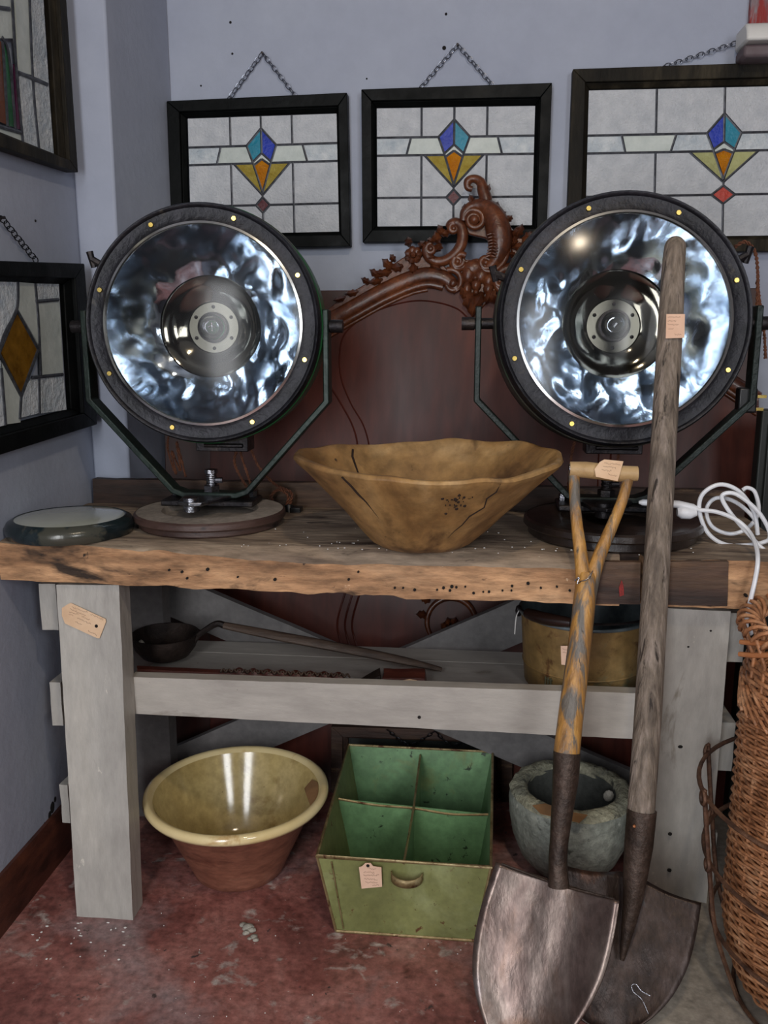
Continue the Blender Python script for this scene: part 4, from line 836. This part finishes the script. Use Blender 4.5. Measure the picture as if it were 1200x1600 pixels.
# wooden block tool
t=thing('wooden_mallet_block','brown wooden scoop-like block with a paper tag on the shelf behind the front rail','wooden block',sh(615))
G().board([sh(596,-.03,0),sh(668,-.03,0),sh(668,.03,0),sh(598,.03,0),sh(598,-.026,.040),sh(664,-.026,.044),sh(664,.028,.044),sh(600,.028,.040)],(8,5,4),.0025,25).build('block','carvedstick',t,ang=60)
g=G().board([sh(553,-.012,.0),sh(597,-.028,.0),sh(597,.028,.0),sh(553,.012,.0),sh(555,-.010,.016),sh(594,-.022,.044),sh(594,.024,.044),sh(555,.01,.016)],(8,4,3),.001,25); g.build('lip','ladle',t,ang=60)
price_tag(t,[(592,1069),(640,1061),(652,1063),(648,1070)],lambda x,y:PY(x,y,yk-.034),(0,-1,0),m='paper')
# bucket
bq=PY(907,1080,1.835); bq=Vector((bq.x,1.835,SY))
t=thing('bucket','yellowish painted metal bucket with dark handle on the shelf, right, behind the shovels','bucket',bq)
Rr=.138; H=.163
G().lathe([(.0001,.002),(Rr-.018,.0),(Rr-.014,.004),(Rr-.010,.048),(Rr-.0075,.050),(Rr-.0095,.052),(Rr-.002,H-.004),(Rr+.002,H)],64,Matrix.Translation(bq)).build('bucket_body','bucket',t,ang=40)
G().lathe([(Rr+.002,H),(Rr-.004,H),(Rr-.012,.05),(Rr-.022,.006),(.0001,.005)],64,Matrix.Translation(bq)).build('bucket_lining','zinc',t,ang=60)
ring=[bq+Vector(((Rr+.001)*math.cos(a),(Rr+.001)*math.sin(a),H)) for a in [k*2*math.pi/48 for k in range(48)]]
G().tube(ring,.0038,8,closed=True).build('rim_wire','zinc',t)
hw=[bq+Vector(((Rr+.004)*math.cos(a),(Rr+.004)*math.sin(a)*1.0,H+.004+.012*math.sin((a-math.pi)))) for a in [math.pi+k*math.pi/20 for k in range(21)]]
h_=G().tube(hw,.003,6).build('handle_wire','iron',t)
G().tube(hw[3:9],[.011,.013,.013,.013,.012,.010],10).build('handle_grip','bakelite',t)
for a in (math.pi,0): q=bq+Vector(((Rr+.003)*math.cos(a),0,H-.006)); G().blob(q,(.008,.010,.014),n=8).build('ear','iron',t)
G().tube(spline([bq+Vector((-Rr-.004,-.02,H)),bq+Vector((-Rr-.010,-.03,H-.012)),bq+Vector((-Rr-.012,-.03,H-.05))],4),.0012,5).build('string','wpaint',t)
tc_=Plane(bq+Vector((-.03,-Rr+.0,.10)),bq+Vector((.01,-Rr-.006,.10)),bq+Vector((-.03,-Rr-.004,.15)))
fnb=lambda x,y:PY(x,y,bq.y-Rr-.001)
price_tag(t,[(876,1009),(894,1009),(894,1040),(877,1038)],fnb,(0,-1,0),[((879,1014),(891,1015)),((879,1019),(890,1020)),((884,1026),(890,1027))],m='paperpink')
g=G()
def onb(a,z,o=.0012): r=Rr-.010+(.008)*z/.16+o; return bq+Vector((r*math.cos(a),r*math.sin(a),z))
for a0,z0,n_ in ((-1.98,.012,3),(-1.70,.010,4),(-1.35,.012,3),(-2.3,.018,3)):
    for k in range(n_):
        a=a0+k*.05; g.tube([onb(a,z0),onb(a+.01,z0+.028)],.0022,4); g.tube([onb(a,z0+.02),onb(a+.035,z0+.024)],.0016,4)
g.tube([onb(-1.72,.136),onb(-1.69,.128)],.0014,4); g.tube([onb(-1.69,.136),onb(-1.66,.130)],.0014,4); g.tube([onb(-1.63,.134),onb(-1.60,.134)],.0014,4)
o=g.build('faded_print','print',t)
# zinc container standing behind the bucket
q=Vector((bq.x+.03,1.95,SY)); 
# ================================================================== CERAMIC BOWL
cb=Vector((-.520,1.752,0)); 
t=thing('pancheon_bowl','large terracotta mixing bowl glazed cream inside, on the floor beside the left leg','bowl',cb)
Rz=.204; H=.2; mt=Matrix.Translation(cb)
G().lathe([(.0001,.002),(.095,.0),(.104,.004),(.110,.02),(.142,.090),(.172,.158),(.184,.170),(Rz-.006,.175)],80,mt).build('bowl_body','tc',t,ang=50)
G().lathe([(Rz-.008,.1755),(Rz,.178),(Rz+.004,.186),(Rz+.002,.195),(Rz-.006,.199),(Rz-.014,.196),(Rz-.019,.188)],80,mt).build('rim','rimglaze',t,ang=60)
G().lathe([(Rz-.019,.189),(.168,.150),(.138,.095),(.106,.038),(.088,.018),(.05,.011),(.0001,.010)],80,mt).build('inner_glaze','glaze',t,ang=60)
A=cb+Vector((.135,.055,.11)); 
def oncb(px,py):
    d=ray(px,py); best=None
    for k in range(400):
        s_=1.5+k*.0025; p=O+d*s_; q=p-cb; r=math.hypot(q.x,q.y); z=q.z
        rr=.088+(z-.018)*(.185-.088)/(.188-.018)
        if z<.188 and r>rr-.003 and z>.02 and q.y>-.15: return p
    return PZ(px,py,.1)
price_tag(t,[(476,1232),(488,1218),(496,1222),(503,1238),(492,1262),(486,1260),(480,1245)],oncb,Vector((-.75,-.35,.6)),[((482,1232),(494,1228)),((483,1238),(496,1236))],m='paperbr')
# ================================================================== GREEN TRAY BOX
t=thing('metal_box','green painted metal drawer box with four compartments on the floor under the bench','box',(-.12,1.78,0))
bl_=[Vector((-.262,1.55,.003)),Vector((.022,1.55,.003)),Vector((.035,2.0,.003)),Vector((-.272,2.0,.003))]
a=PZ(495,1340,.172); b=PZ(767,1361,.172)
tp=[Vector((a.x,1.545,.172)),Vector((b.x,1.545,.172)),Vector((.062,2.03,.172)),Vector((-.305,2.03,.172))]
def sheet(c4,th,n,name,m,parent=t,div=8,amp=.0012):
    """two-material sheet: front faces m[0], back faces m[1]"""
    c4=[Vector(p) for p in c4]; n=Vector(n).normalized(); g=G(); vs=[]
    for s_ in (0,1):
        for j in range(div+1):
            for i in range(div+1):
                u,v=i/div,j/div; p=c4[0].lerp(c4[1],u).lerp(c4[3].lerp(c4[2],u),v); k=math.sin(math.pi*u)*math.sin(math.pi*v)
                vs.append(p+n*(th*s_)+n*amp*3*noise.noise(p*9)*k)
    D=div+1; fr=[(j*D+i,j*D+i+1,(j+1)*D+i+1,(j+1)*D+i) for j in range(div) for i in range(div)]
    g.add(vs,fr,0); g.f+=[tuple(q+D*D for q in reversed(f)) for f in fr]; g.m+=[1]*len(fr)
    rim=[i for i in range(D)]+[j*D+div for j in range(1,D)]+[div*D+i for i in range(div-1,-1,-1)]+[j*D for j in range(div-1,0,-1)]
    g.f+=[(rim[i],rim[(i+1)%len(rim)],rim[(i+1)%len(rim)]+D*D,rim[i]+D*D) for i in range(len(rim))]; g.m+=[2 if len(m)>2 else 0]*len(rim)
    return g.build(name,m,parent,ang=50)
th=.0022
sheet([bl_[0],bl_[1],tp[1],tp[0]],th,(0,1,0),'front_panel',['green','greenin'])
sheet([bl_[1],bl_[2],tp[2],tp[1]],th,(-1,0,0),'side_panel',['green','greenin'])
sheet([bl_[2],bl_[3],tp[3],tp[2]],th,(0,-1,0),'back_panel',['green','greenin'])
sheet([bl_[3],bl_[0],tp[0],tp[3]],th,(1,0,0),'side_panel',['green','green'])
sheet(bl_,th,(0,0,1),'bottom','green'.split()+['greenin'],amp=0)
G().tube([tp[0]+Zv*.001,tp[1]+Zv*.001,tp[2]+Zv*.001,tp[3]+Zv*.001],.0042,8,closed=True).build('rolled_rim','boxedge',t)
for k in (0,1): 
    p0,p1=(bl_[k],tp[k]); G().tube([p0+Vector((0,-.001,0)),p1],.0028,6).build('corner_seam','boxedge',t)
p=PY(520,1462,1.545); G().tube([Vector((bl_[0].x+.016,1.5475,.01)),Vector((tp[0].x+.03,1.5415,.165))],.0014,5).build('seam_line','boxedge',t)
G().tube([bl_[0]-Yv*.001,bl_[1]-Yv*.001],.0032,6).build('bottom_seam','boxedge',t)
ym=1.775; zt_=.150
d1=[Vector((-.273,ym+.02,.004)),Vector((.031,ym+.015,.004)),Vector((.052,ym+.012,zt_-.006)),Vector((-.295,ym+.026,zt_+.004))]
sheet(d1,.002,(0,1,0),'divider',['greenin','greenin'])
G().tube(spline([d1[3],d1[3].lerp(d1[2],.25)-Zv*.006,d1[3].lerp(d1[2],.5)-Zv*.004,d1[3].lerp(d1[2],.75)-Zv*.009,d1[2]],6),.003,6).build('divider_lip','boxedge',t)
xm_=-.122
d2=[Vector((xm_,1.548,.004)),Vector((xm_,ym+.02,.004)),Vector((xm_+.002,ym+.018,zt_)),Vector((xm_-.002,1.549,zt_+.012))]
sheet(d2,.002,(1,0,0),'divider',['green','greenin'])
G().tube([d2[3],(d2[3]+d2[2])/2-Zv*.004,d2[2]],.0028,6).build('divider_lip','boxedge',t)
d3=[Vector((xm_,ym+.02,.004)),Vector((xm_+.002,2.0,.004)),Vector((xm_+.002,2.02,zt_+.01)),Vector((xm_+.002,ym+.02,zt_))]
sheet(d3,.002,(1,0,0),'divider',['green','greenin']); G().tube([d3[3],d3[2]],.0028,6).build('divider_lip','boxedge',t)
# cup handle
hc=PY(636,1358,1.543); g=G(); n=14; vs=[]
for i in range(n+1):
    a=math.pi*i/n; x=-.031*math.cos(a); 
    for dz,dy in ((.0,0),(-.017,.0)): vs.append(Vector((hc.x+x,1.540-.024*math.sin(a),hc.z-.004+dz-.003*math.sin(a))))
g.add(vs,[(2*i,2*i+2,2*i+3,2*i+1) for i in range(n)]); g.build('pull_handle','boxedge',t,solid=.0025)
price_tag(t,[(561,1355),(566,1353),(571,1348),(579,1348),(583,1353),(596,1355),(597,1385),(565,1388)],lambda x,y:PY(x,y,1.536),(0,-1,0),[((574,1356),(588,1357)),((568,1362),(585,1363)),((568,1367),(592,1367)),((569,1372),(590,1374)),((571,1378),(590,1378)),((582,1383),(592,1382))],m='paperpink',hole=(575,1352))
# ================================================================== STONE MORTAR
ms=Vector((.236,1.835,0)); mt=Matrix.Translation(ms); wo=wobble(.003,22,4)
t=thing('stone_mortar','round grey-green stone mortar with rough rim on the floor behind the shovels','mortar',ms)
G().lathe(dens([(.0001,.002),(.075,.0),(.085,.006),(.112,.04),(.130,.085),(.139,.13),(.140,.165),(.136,.187)],2),72,mt,lambda p,a:p+Vector((p.x,p.y,0))*.02*noise.noise(p*12)).build('mortar_body','stone',t,ang=60)
G().lathe(dens([(.137,.186),(.132,.196),(.12,.202),(.106,.201),(.100,.194),(.098,.182)],3),90,mt,lambda p,a:p+Vector((p.x*.02,p.y*.02,.004))*noise.noise(p*45)*1.2+Vector((p.x,p.y,0))*.02*noise.noise(p*12)).build('rim','stonerim',t,ang=180)
G().lathe(dens([(.099,.188),(.094,.15),(.072,.11),(.05,.085),(.0001,.075)],3),64,mt,lambda p,a:p+Vector((p.x,p.y,0))*.04*noise.noise(p*25)).build('hollow','stoneshade',t,ang=60)
G().blob(ms+Vector((.083,.0,.178)),(.012,.006,.014),n=10,na=.2).build('pale_chip','debris',t)
lp2=lambda x,y:PZ(x,y,.2045)
price_tag(t,[(832,1259),(852,1256),(885,1268),(918,1274),(912,1280),(905,1286),(880,1280),(845,1272)],lp2,(0,0,1),m='paperbr')
# ================================================================== SHOVELS
def shovel(label,pl,parts): pass
S1P=lean(1.315,0,1.572,.80)
sh1=thing('shovel','honey-coloured Y-handled shovel with worn silvery blade, leaning in front','shovel',PZ(835,1640,0))
def sp1(x,y,o=0): return S1P(x,y,o)
g=G(); P=spline([sp1(*p) for p in ((885,1180),(893,1110),(902,1040),(910,970),(916,915),(918,895))],8); 
g.tube(P,[.0235,.0225,.0215,.0205,.020,.016],14); g.build('shaft','honey',sh1,ang=60)
for arm in ([(912,960),(912,915),(908,870),(902,825),(898,780),(897,735)],[(918,950),(925,905),(938,865),(957,820),(973,780),(984,738)]):
    G().tube(spline([sp1(*p) for p in arm],8),[.013,.0145,.0125,.011,.010,.0105],12,fn=(0,1,0),flat=.8 if arm[0][0]==912 else .85).build('handle_arm','honey',sh1,ang=60)
G().tube([sp1(890,733),sp1(915,734),sp1(965,740),sp1(996,740)],[.0145,.0155,.0155,.014],14).build('grip','grip',sh1,ang=40)
g=G().tube([sp1(889,733),sp1(893,733)],.010,10); g.build('rivet','steel',sh1)
g=G().tube(spline([sp1(908,908,.022),sp1(916,906,.026),sp1(922,900,.024),sp1(926,892,.018)],4),.0011,5); g.tube(spline([sp1(908,908,.022),sp1(902,912,.03),sp1(905,902,.03),sp1(898,908,.028)],4),.0011,5); g.build('binding_wire','steel',sh1)
gp=S1P; 
price_tag(sh1,[(929,733),(937,722),(944,718),(974,721),(965,752),(931,745)],lambda x,y:S1P(x,y,.019),S1P.n,[((944,724),(969,726)),((942,729),(962,731)),((940,734),(955,736)),((950,741),(964,744))],m='paper')
P=spline([sp1(*p) for p in ((886,1175),(883,1225),(876,1290),(872,1340),(873,1385))],8)
G().tube(P,[.0245,.0235,.0195,.0165,.0165,.019],14).build('socket','socket',sh1,ang=60)
def blade(parent,L_,R_,plane,rim,dish,m,name='blade',n=18,shape=None,cy=.0):
    Lp=spline([Vector((*p,0)) for p in L_],6); Rp=spline([Vector((*p,0)) for p in R_],6); k=len(Lp); vs=[]
    for i in range(k):
        for j in range(n+1):
            u=j/n; x=Lp[i].x+(Rp[i].x-Lp[i].x)*u; y=Lp[i].y+(Rp[i].y-Lp[i].y)*u
            y+= (shape(u) if shape else 0)*max(0,1-i/(k*.12))
            e=(2*u-1); w=i/(k-1); off=rim*(e*e)*(1-.35*w)-dish*math.exp(-(e*4.5)**2)*(max(0,1-w*1.6))*-1+.02*w*w*0
            p=plane(x,y,off+.0012*noise.noise(Vector((x*.03,y*.03,0)))); vs.append(p)
    D=n+1; fs=[(i*D+j,i*D+j+1,(i+1)*D+j+1,(i+1)*D+j) for i in range(k-1) for j in range(n)]
    return G().add(vs,fs).build(name,m,parent,ang=180,solid=.0026)
L0=PY(775,1347,1.455); R0=PY(968,1408,1.375); tip=PZ(830,1655,.003)
bp=Plane(L0,R0,tip)
blade(sh1,[(775,1347),(752,1415),(740,1475),(739,1530),(752,1585),(775,1628),(828,1654)],[(968,1408),(960,1460),(947,1515),(925,1565),(897,1608),(868,1638),(832,1656)],bp,.022,.004,'blade')
G().tube([bp(784,1350,.018),bp(872,1383,.004),bp(960,1405,.018)],.0022,6).build('blade_lip','socket',sh1)
S2P=lean(1.375,0,1.572,.80)
sh2=thing('shovel','shovel with long grey weathered straight handle and dark rusty blade, right of the other','shovel',PZ(965,1612,0))
sp2=lambda x,y,o=0:S2P(x,y,o)
g=G().tube(spline([sp2(*p) for p in ((1001,1272),(1008,1180),(1014,1090),(1019,1000),(1025,900),(1032,780),(1037,690),(1042,600),(1048,500),(1052,420),(1055,385),(1056,374),(1056.5,370))],8),[.0245,.0245,.0245,.0242,.0238,.0235,.0232,.023,.0225,.021,.0195,.013,.004],16); g.build('shaft','ash',sh2,ang=60)
price_tag(sh2,[(1041,491),(1070,491),(1069,528),(1040,529)],lambda x,y:sp2(x,y,.026),S2P.n,[((1043,496),(1063,496)),((1043,502),(1056,502)),((1043,507),(1060,508)),((1044,514),(1052,514)),((1054,523),(1064,523))],m='paperpink')
G().tube(spline([sp2(*p) for p in ((1003,1265),(998,1320),(993,1365),(988,1410),(981,1450),(972,1500))],8),[.0265,.0255,.022,.017,.012,.004],14).build('socket','socket',sh2,ang=60)
G().blob(sp2(991,1291,.026),.003,n=8).build('rivet','copper',sh2)
L0=PY(872,1352,1.515); R0=PY(1096,1412,1.475); tip=PZ(965,1614,.003); bp2=Plane(L0,R0,tip)
blade(sh2,[(873,1350),(868,1420),(868,1480),(878,1540),(900,1585),(930,1606),(962,1613)],[(1096,1411),(1088,1460),(1075,1510),(1052,1555),(1022,1588),(995,1605),(966,1614)],bp2,.016,-.004,'bladed',shape=lambda u:-16*math.exp(-((u-.5)*5)**2))
g=G().tube(spline([bp2(x,y,.012) for x,y in ((1013,1584),(1003,1562),(990,1550),(987,1540),(994,1538),(1002,1548),(1016,1556))],5),.0006,4); g.build('blade_scratch','steel',sh2)
# ================================================================== WICKER BASKET
yw=1.45; bcx=.685
t=thing('wicker_basket','tall round wicker basket with thick rolled rim at the right edge','basket',(bcx,yw,0))
pf=[(1163,985),(1180,1035),(1170,1075),(1166,1120),(1160,1200),(1152,1290),(1144,1380),(1139,1440),(1145,1490),(1160,1530)]
prf=[]
for x,y in pf:
    p=PY(x,y,yw); prf.append((bcx-p.x,p.z))
zlo=prf[-1][1]
def rad(z):
    for i in range(len(prf)-1):
        if prf[i+1][1]<=z<=prf[i][1]: u=(z-prf[i][1])/(prf[i+1][1]-prf[i][1]); return prf[i][0]+(prf[i+1][0]-prf[i][0])*u
    return prf[-1][0] if z<zlo else prf[0][0]
zb=max(.05,zlo)
NS=30; g=G(); z=zb; row=0; ztop=prf[2][1]
ctr=Vector((bcx,yw,0))
while z<ztop:
    for k in (0,1):
        pts=[]; n=NS*6
        for i in range(n):
            a=2*math.pi*i/n; ph=a*NS/2+k*math.pi+row*1.1; r=rad(z)+.0042*math.cos(ph); pts.append(ctr+Vector((r*math.cos(a),r*math.sin(a),z+.0036*math.sin(ph)+.0015*math.sin(a*3+row))))
        g.tube(pts,.0030,5,closed=True)
    z+=.0118; row+=1
o=g.build('weave','wicker',t,ang=180); o['kind']='stuff'
g=G()
for s_ in range(NS):
    a=2*math.pi*s_/NS; g.tube([ctr+Vector(((rad(q)-.001)*math.cos(a),(rad(q)-.001)*math.sin(a),q)) for q in [zb+(prf[0][1]-zb)*i/14 for i in range(15)]],.0034,5)
o=g.build('stakes','wicker',t,ang=180); o['kind']='stuff'
g=G() # slanted strands over the shoulder and neck, rolled rim
for s_ in range(44):
    a=2*math.pi*s_/44; pts=[]
    for i in range(9):
        u=i/8; zz=prf[2][1]+.004-(.050)*u; aa=a+u*.38; r=rad(min(zz,prf[2][1]))+.0045; pts.append(ctr+Vector((r*math.cos(aa),r*math.sin(aa),zz)))
    g.tube(pts,.0036,5)
    pts=[]
    zt0=prf[0][1]; rr=prf[0][0]
    for i in range(11):
        u=i/10; an=math.pi*(.0+1.5*u)-.6; aa=a+u*.35; r=rr-.016+.018*math.cos(an); pts.append(ctr+Vector((r*math.cos(aa),r*math.sin(aa),zt0+.018*math.sin(an))))
    g.tube(pts,.0040,5)
    pts=[]
o=g.build('rolled_rim','wicker',t,ang=180); o['kind']='stuff'
g=G()
for row in range(5):
    zz=prf[2][1]+.006+row*.010
    n=120; g.tube([ctr+Vector(((rad(zz)+.003*math.cos(i*2*math.pi/n*15+row*math.pi))*math.cos(i*2*math.pi/n),(rad(zz)+.003*math.cos(i*2*math.pi/n*15+row*math.pi))*math.sin(i*2*math.pi/n),zz)) for i in range(n)],.0042,5,closed=True)
o=g.build('neck_weave','wicker',t,ang=180); o['kind']='stuff'
G().lathe([(.0001,zb),(rad(zb)-.006,zb),(rad(zb)-.006,zb+.004)],40,Matrix.Translation(ctr)).build('basket_bottom','wicker',t)
for y_,x0 in ((1003,1157),(1022,1155)):
    A=PY(x0,y_,yw-.02); G().tube(spline([A,PY(x0+25,y_+2,yw-.04),PY(x0+60,y_+1,yw-.06)],4),[.0042,.0048],8).build('protruding_cane','copper',t)
# wire carrier
t=thing('wire_carrier','rusty wire carrier of hoops and uprights standing around the wicker basket','carrier',(bcx,yw,0))
hoops=[(1099,1238),(1106,1342),(1117,1448),(1150,1572)]
hp=[]
for x,y in hoops:
    p=PY(x,y,yw); hp.append((bcx-p.x,max(.006,p.z)))
for r,z in hp:
    G().tube([ctr+Vector((r*math.cos(a),r*math.sin(a),z)) for a in [k*2*math.pi/60 for k in range(60)]],.0042,6,closed=True).build('hoop','rust',t)
for k in range(9):
    a=math.radians(184+40*k); P=[ctr+Vector(((r+.003)*math.cos(a),(r+.003)*math.sin(a),z)) for r,z in hp]
    G().tube(spline([P[0]+Zv*.012]+P,6),.0044,6).build('upright','rust',t)
    lo=[P[0]+Vector((.010*math.cos(q)*-math.sin(a),.010*math.cos(q)*math.cos(a),.012*math.sin(q)))+Vector((math.cos(a),math.sin(a),0))*.003 for q in [i*2*math.pi/12 for i in range(12)]]
    G().tube(lo,.0036,6,closed=True).build('wire_loop','rust',t)
    lo=[P[1]+Vector((.009*math.cos(q)*-math.sin(a),.009*math.cos(q)*math.cos(a),.011*math.sin(q)))+Vector((math.cos(a),math.sin(a),0))*.003 for q in [i*2*math.pi/12 for i in range(12)]]
    G().tube(lo,.0036,6,closed=True).build('wire_loop','rust',t)
# ================================================================== WHITE CABLE
t=thing('white_extension_cable','coiled white electric cable with white connector hanging over right end of the bench','cable',(.42,1.74,ZT))
W_=[(1092,797,1.73),(1120,800,1.72),(1150,812,1.70),(1170,830,1.68),(1181,852,1.63),(1184,876,1.587),(1180,905,1.577),(1172,940,1.57),(1166,975,1.575),(1172,990,1.60),(1190,965,1.62),(1215,950,1.63)]
g=G().tube(spline([PY(*p) for p in W_],8),.0042,8); lab(g.build('cable','white',t),'white cable strand running down over the bench edge')
W2=[(1215,866,1.70),(1195,860,1.71),(1170,835,1.72),(1140,800,1.72),(1128,775,1.72),(1150,772,1.715),(1185,800,1.715),(1203,835,1.72),(1190,848,1.73),(1140,852,1.74),(1108,835,1.74),(1093,800,1.735),(1098,772,1.73),(1125,757,1.73),(1155,768,1.73),(1178,800,1.73),(1184,835,1.735)]
g=G().tube(spline([PY(*p) for p in W2],8),.0042,8); g.build('cable','white',t)
W3=[(1184,835,1.76),(1178,810,1.76),(1150,785,1.76),(1120,778,1.76),(1104,795,1.76),(1112,822,1.76),(1140,834,1.76),(1168,825,1.76),(1185,800,1.77),(1180,770,1.77),(1168,762,1.77),(1160,766,1.77)]
g=G().tube(spline([PY(*p) for p in W3],8),.0040,8); g.build('cable','white',t)
A=PY(1000,783,1.74); B=PY(1092,793,1.735)
g=G().tube([PY(998,785,1.74),PY(1004,785,1.74),PY(1060,788,1.735),PY(1082,793,1.735),PY(1094,797,1.73)],[.004,.009,.011,.011,.005],10,fn=(0,0,1),flat=.7)
g.tube([PY(1058,800,1.73),PY(1066,800,1.73),PY(1078,802,1.73),PY(1088,800,1.73)],[.008,.014,.012,.008],10); g.build('connector','white',t,ang=50)
# ================================================================== CRUMBS
def crumb(label,pts,grp=None):
    c=PZ(*pts[0][:2],0); g=G()
    for x,y,r in pts: g.blob(PZ(x,y,0)+Zv*r*.45,(r,r*.8,r*.55),n=10,na=.8)
    return tagit(g.build('plaster_crumb','debris',root=(c.x,c.y,0)),label,'debris',grp)
crumb('lump of grey plaster debris on the red floor in front of the mixing bowl',[(386,1452,.011),(379,1447,.007),(392,1456,.008),(384,1460,.007)])
crumb('smaller plaster crumb lying just below the larger lump',[(396,1466,.007),(399,1471,.006),(390,1468,.005)])
g=G()
for k in range(26):
    x=random.uniform(40,210); y=random.uniform(1440,1500); g.blob(PZ(x,y,0)+Zv*.001,(random.uniform(.001,.004),random.uniform(.001,.003),.0012),n=6)
for k in range(40):
    x=random.uniform(230,1000); y=random.uniform(1420,1600); g.blob(PZ(x,y,0)+Zv*.0008,(random.uniform(.0006,.0016),random.uniform(.0006,.0016),.001),n=6)
tagit(g.build('paint_chips','wpaint',root=(-.7,1.5,0)),'scattered pale paint chips on the red floor around the left leg','debris',kind='stuff')
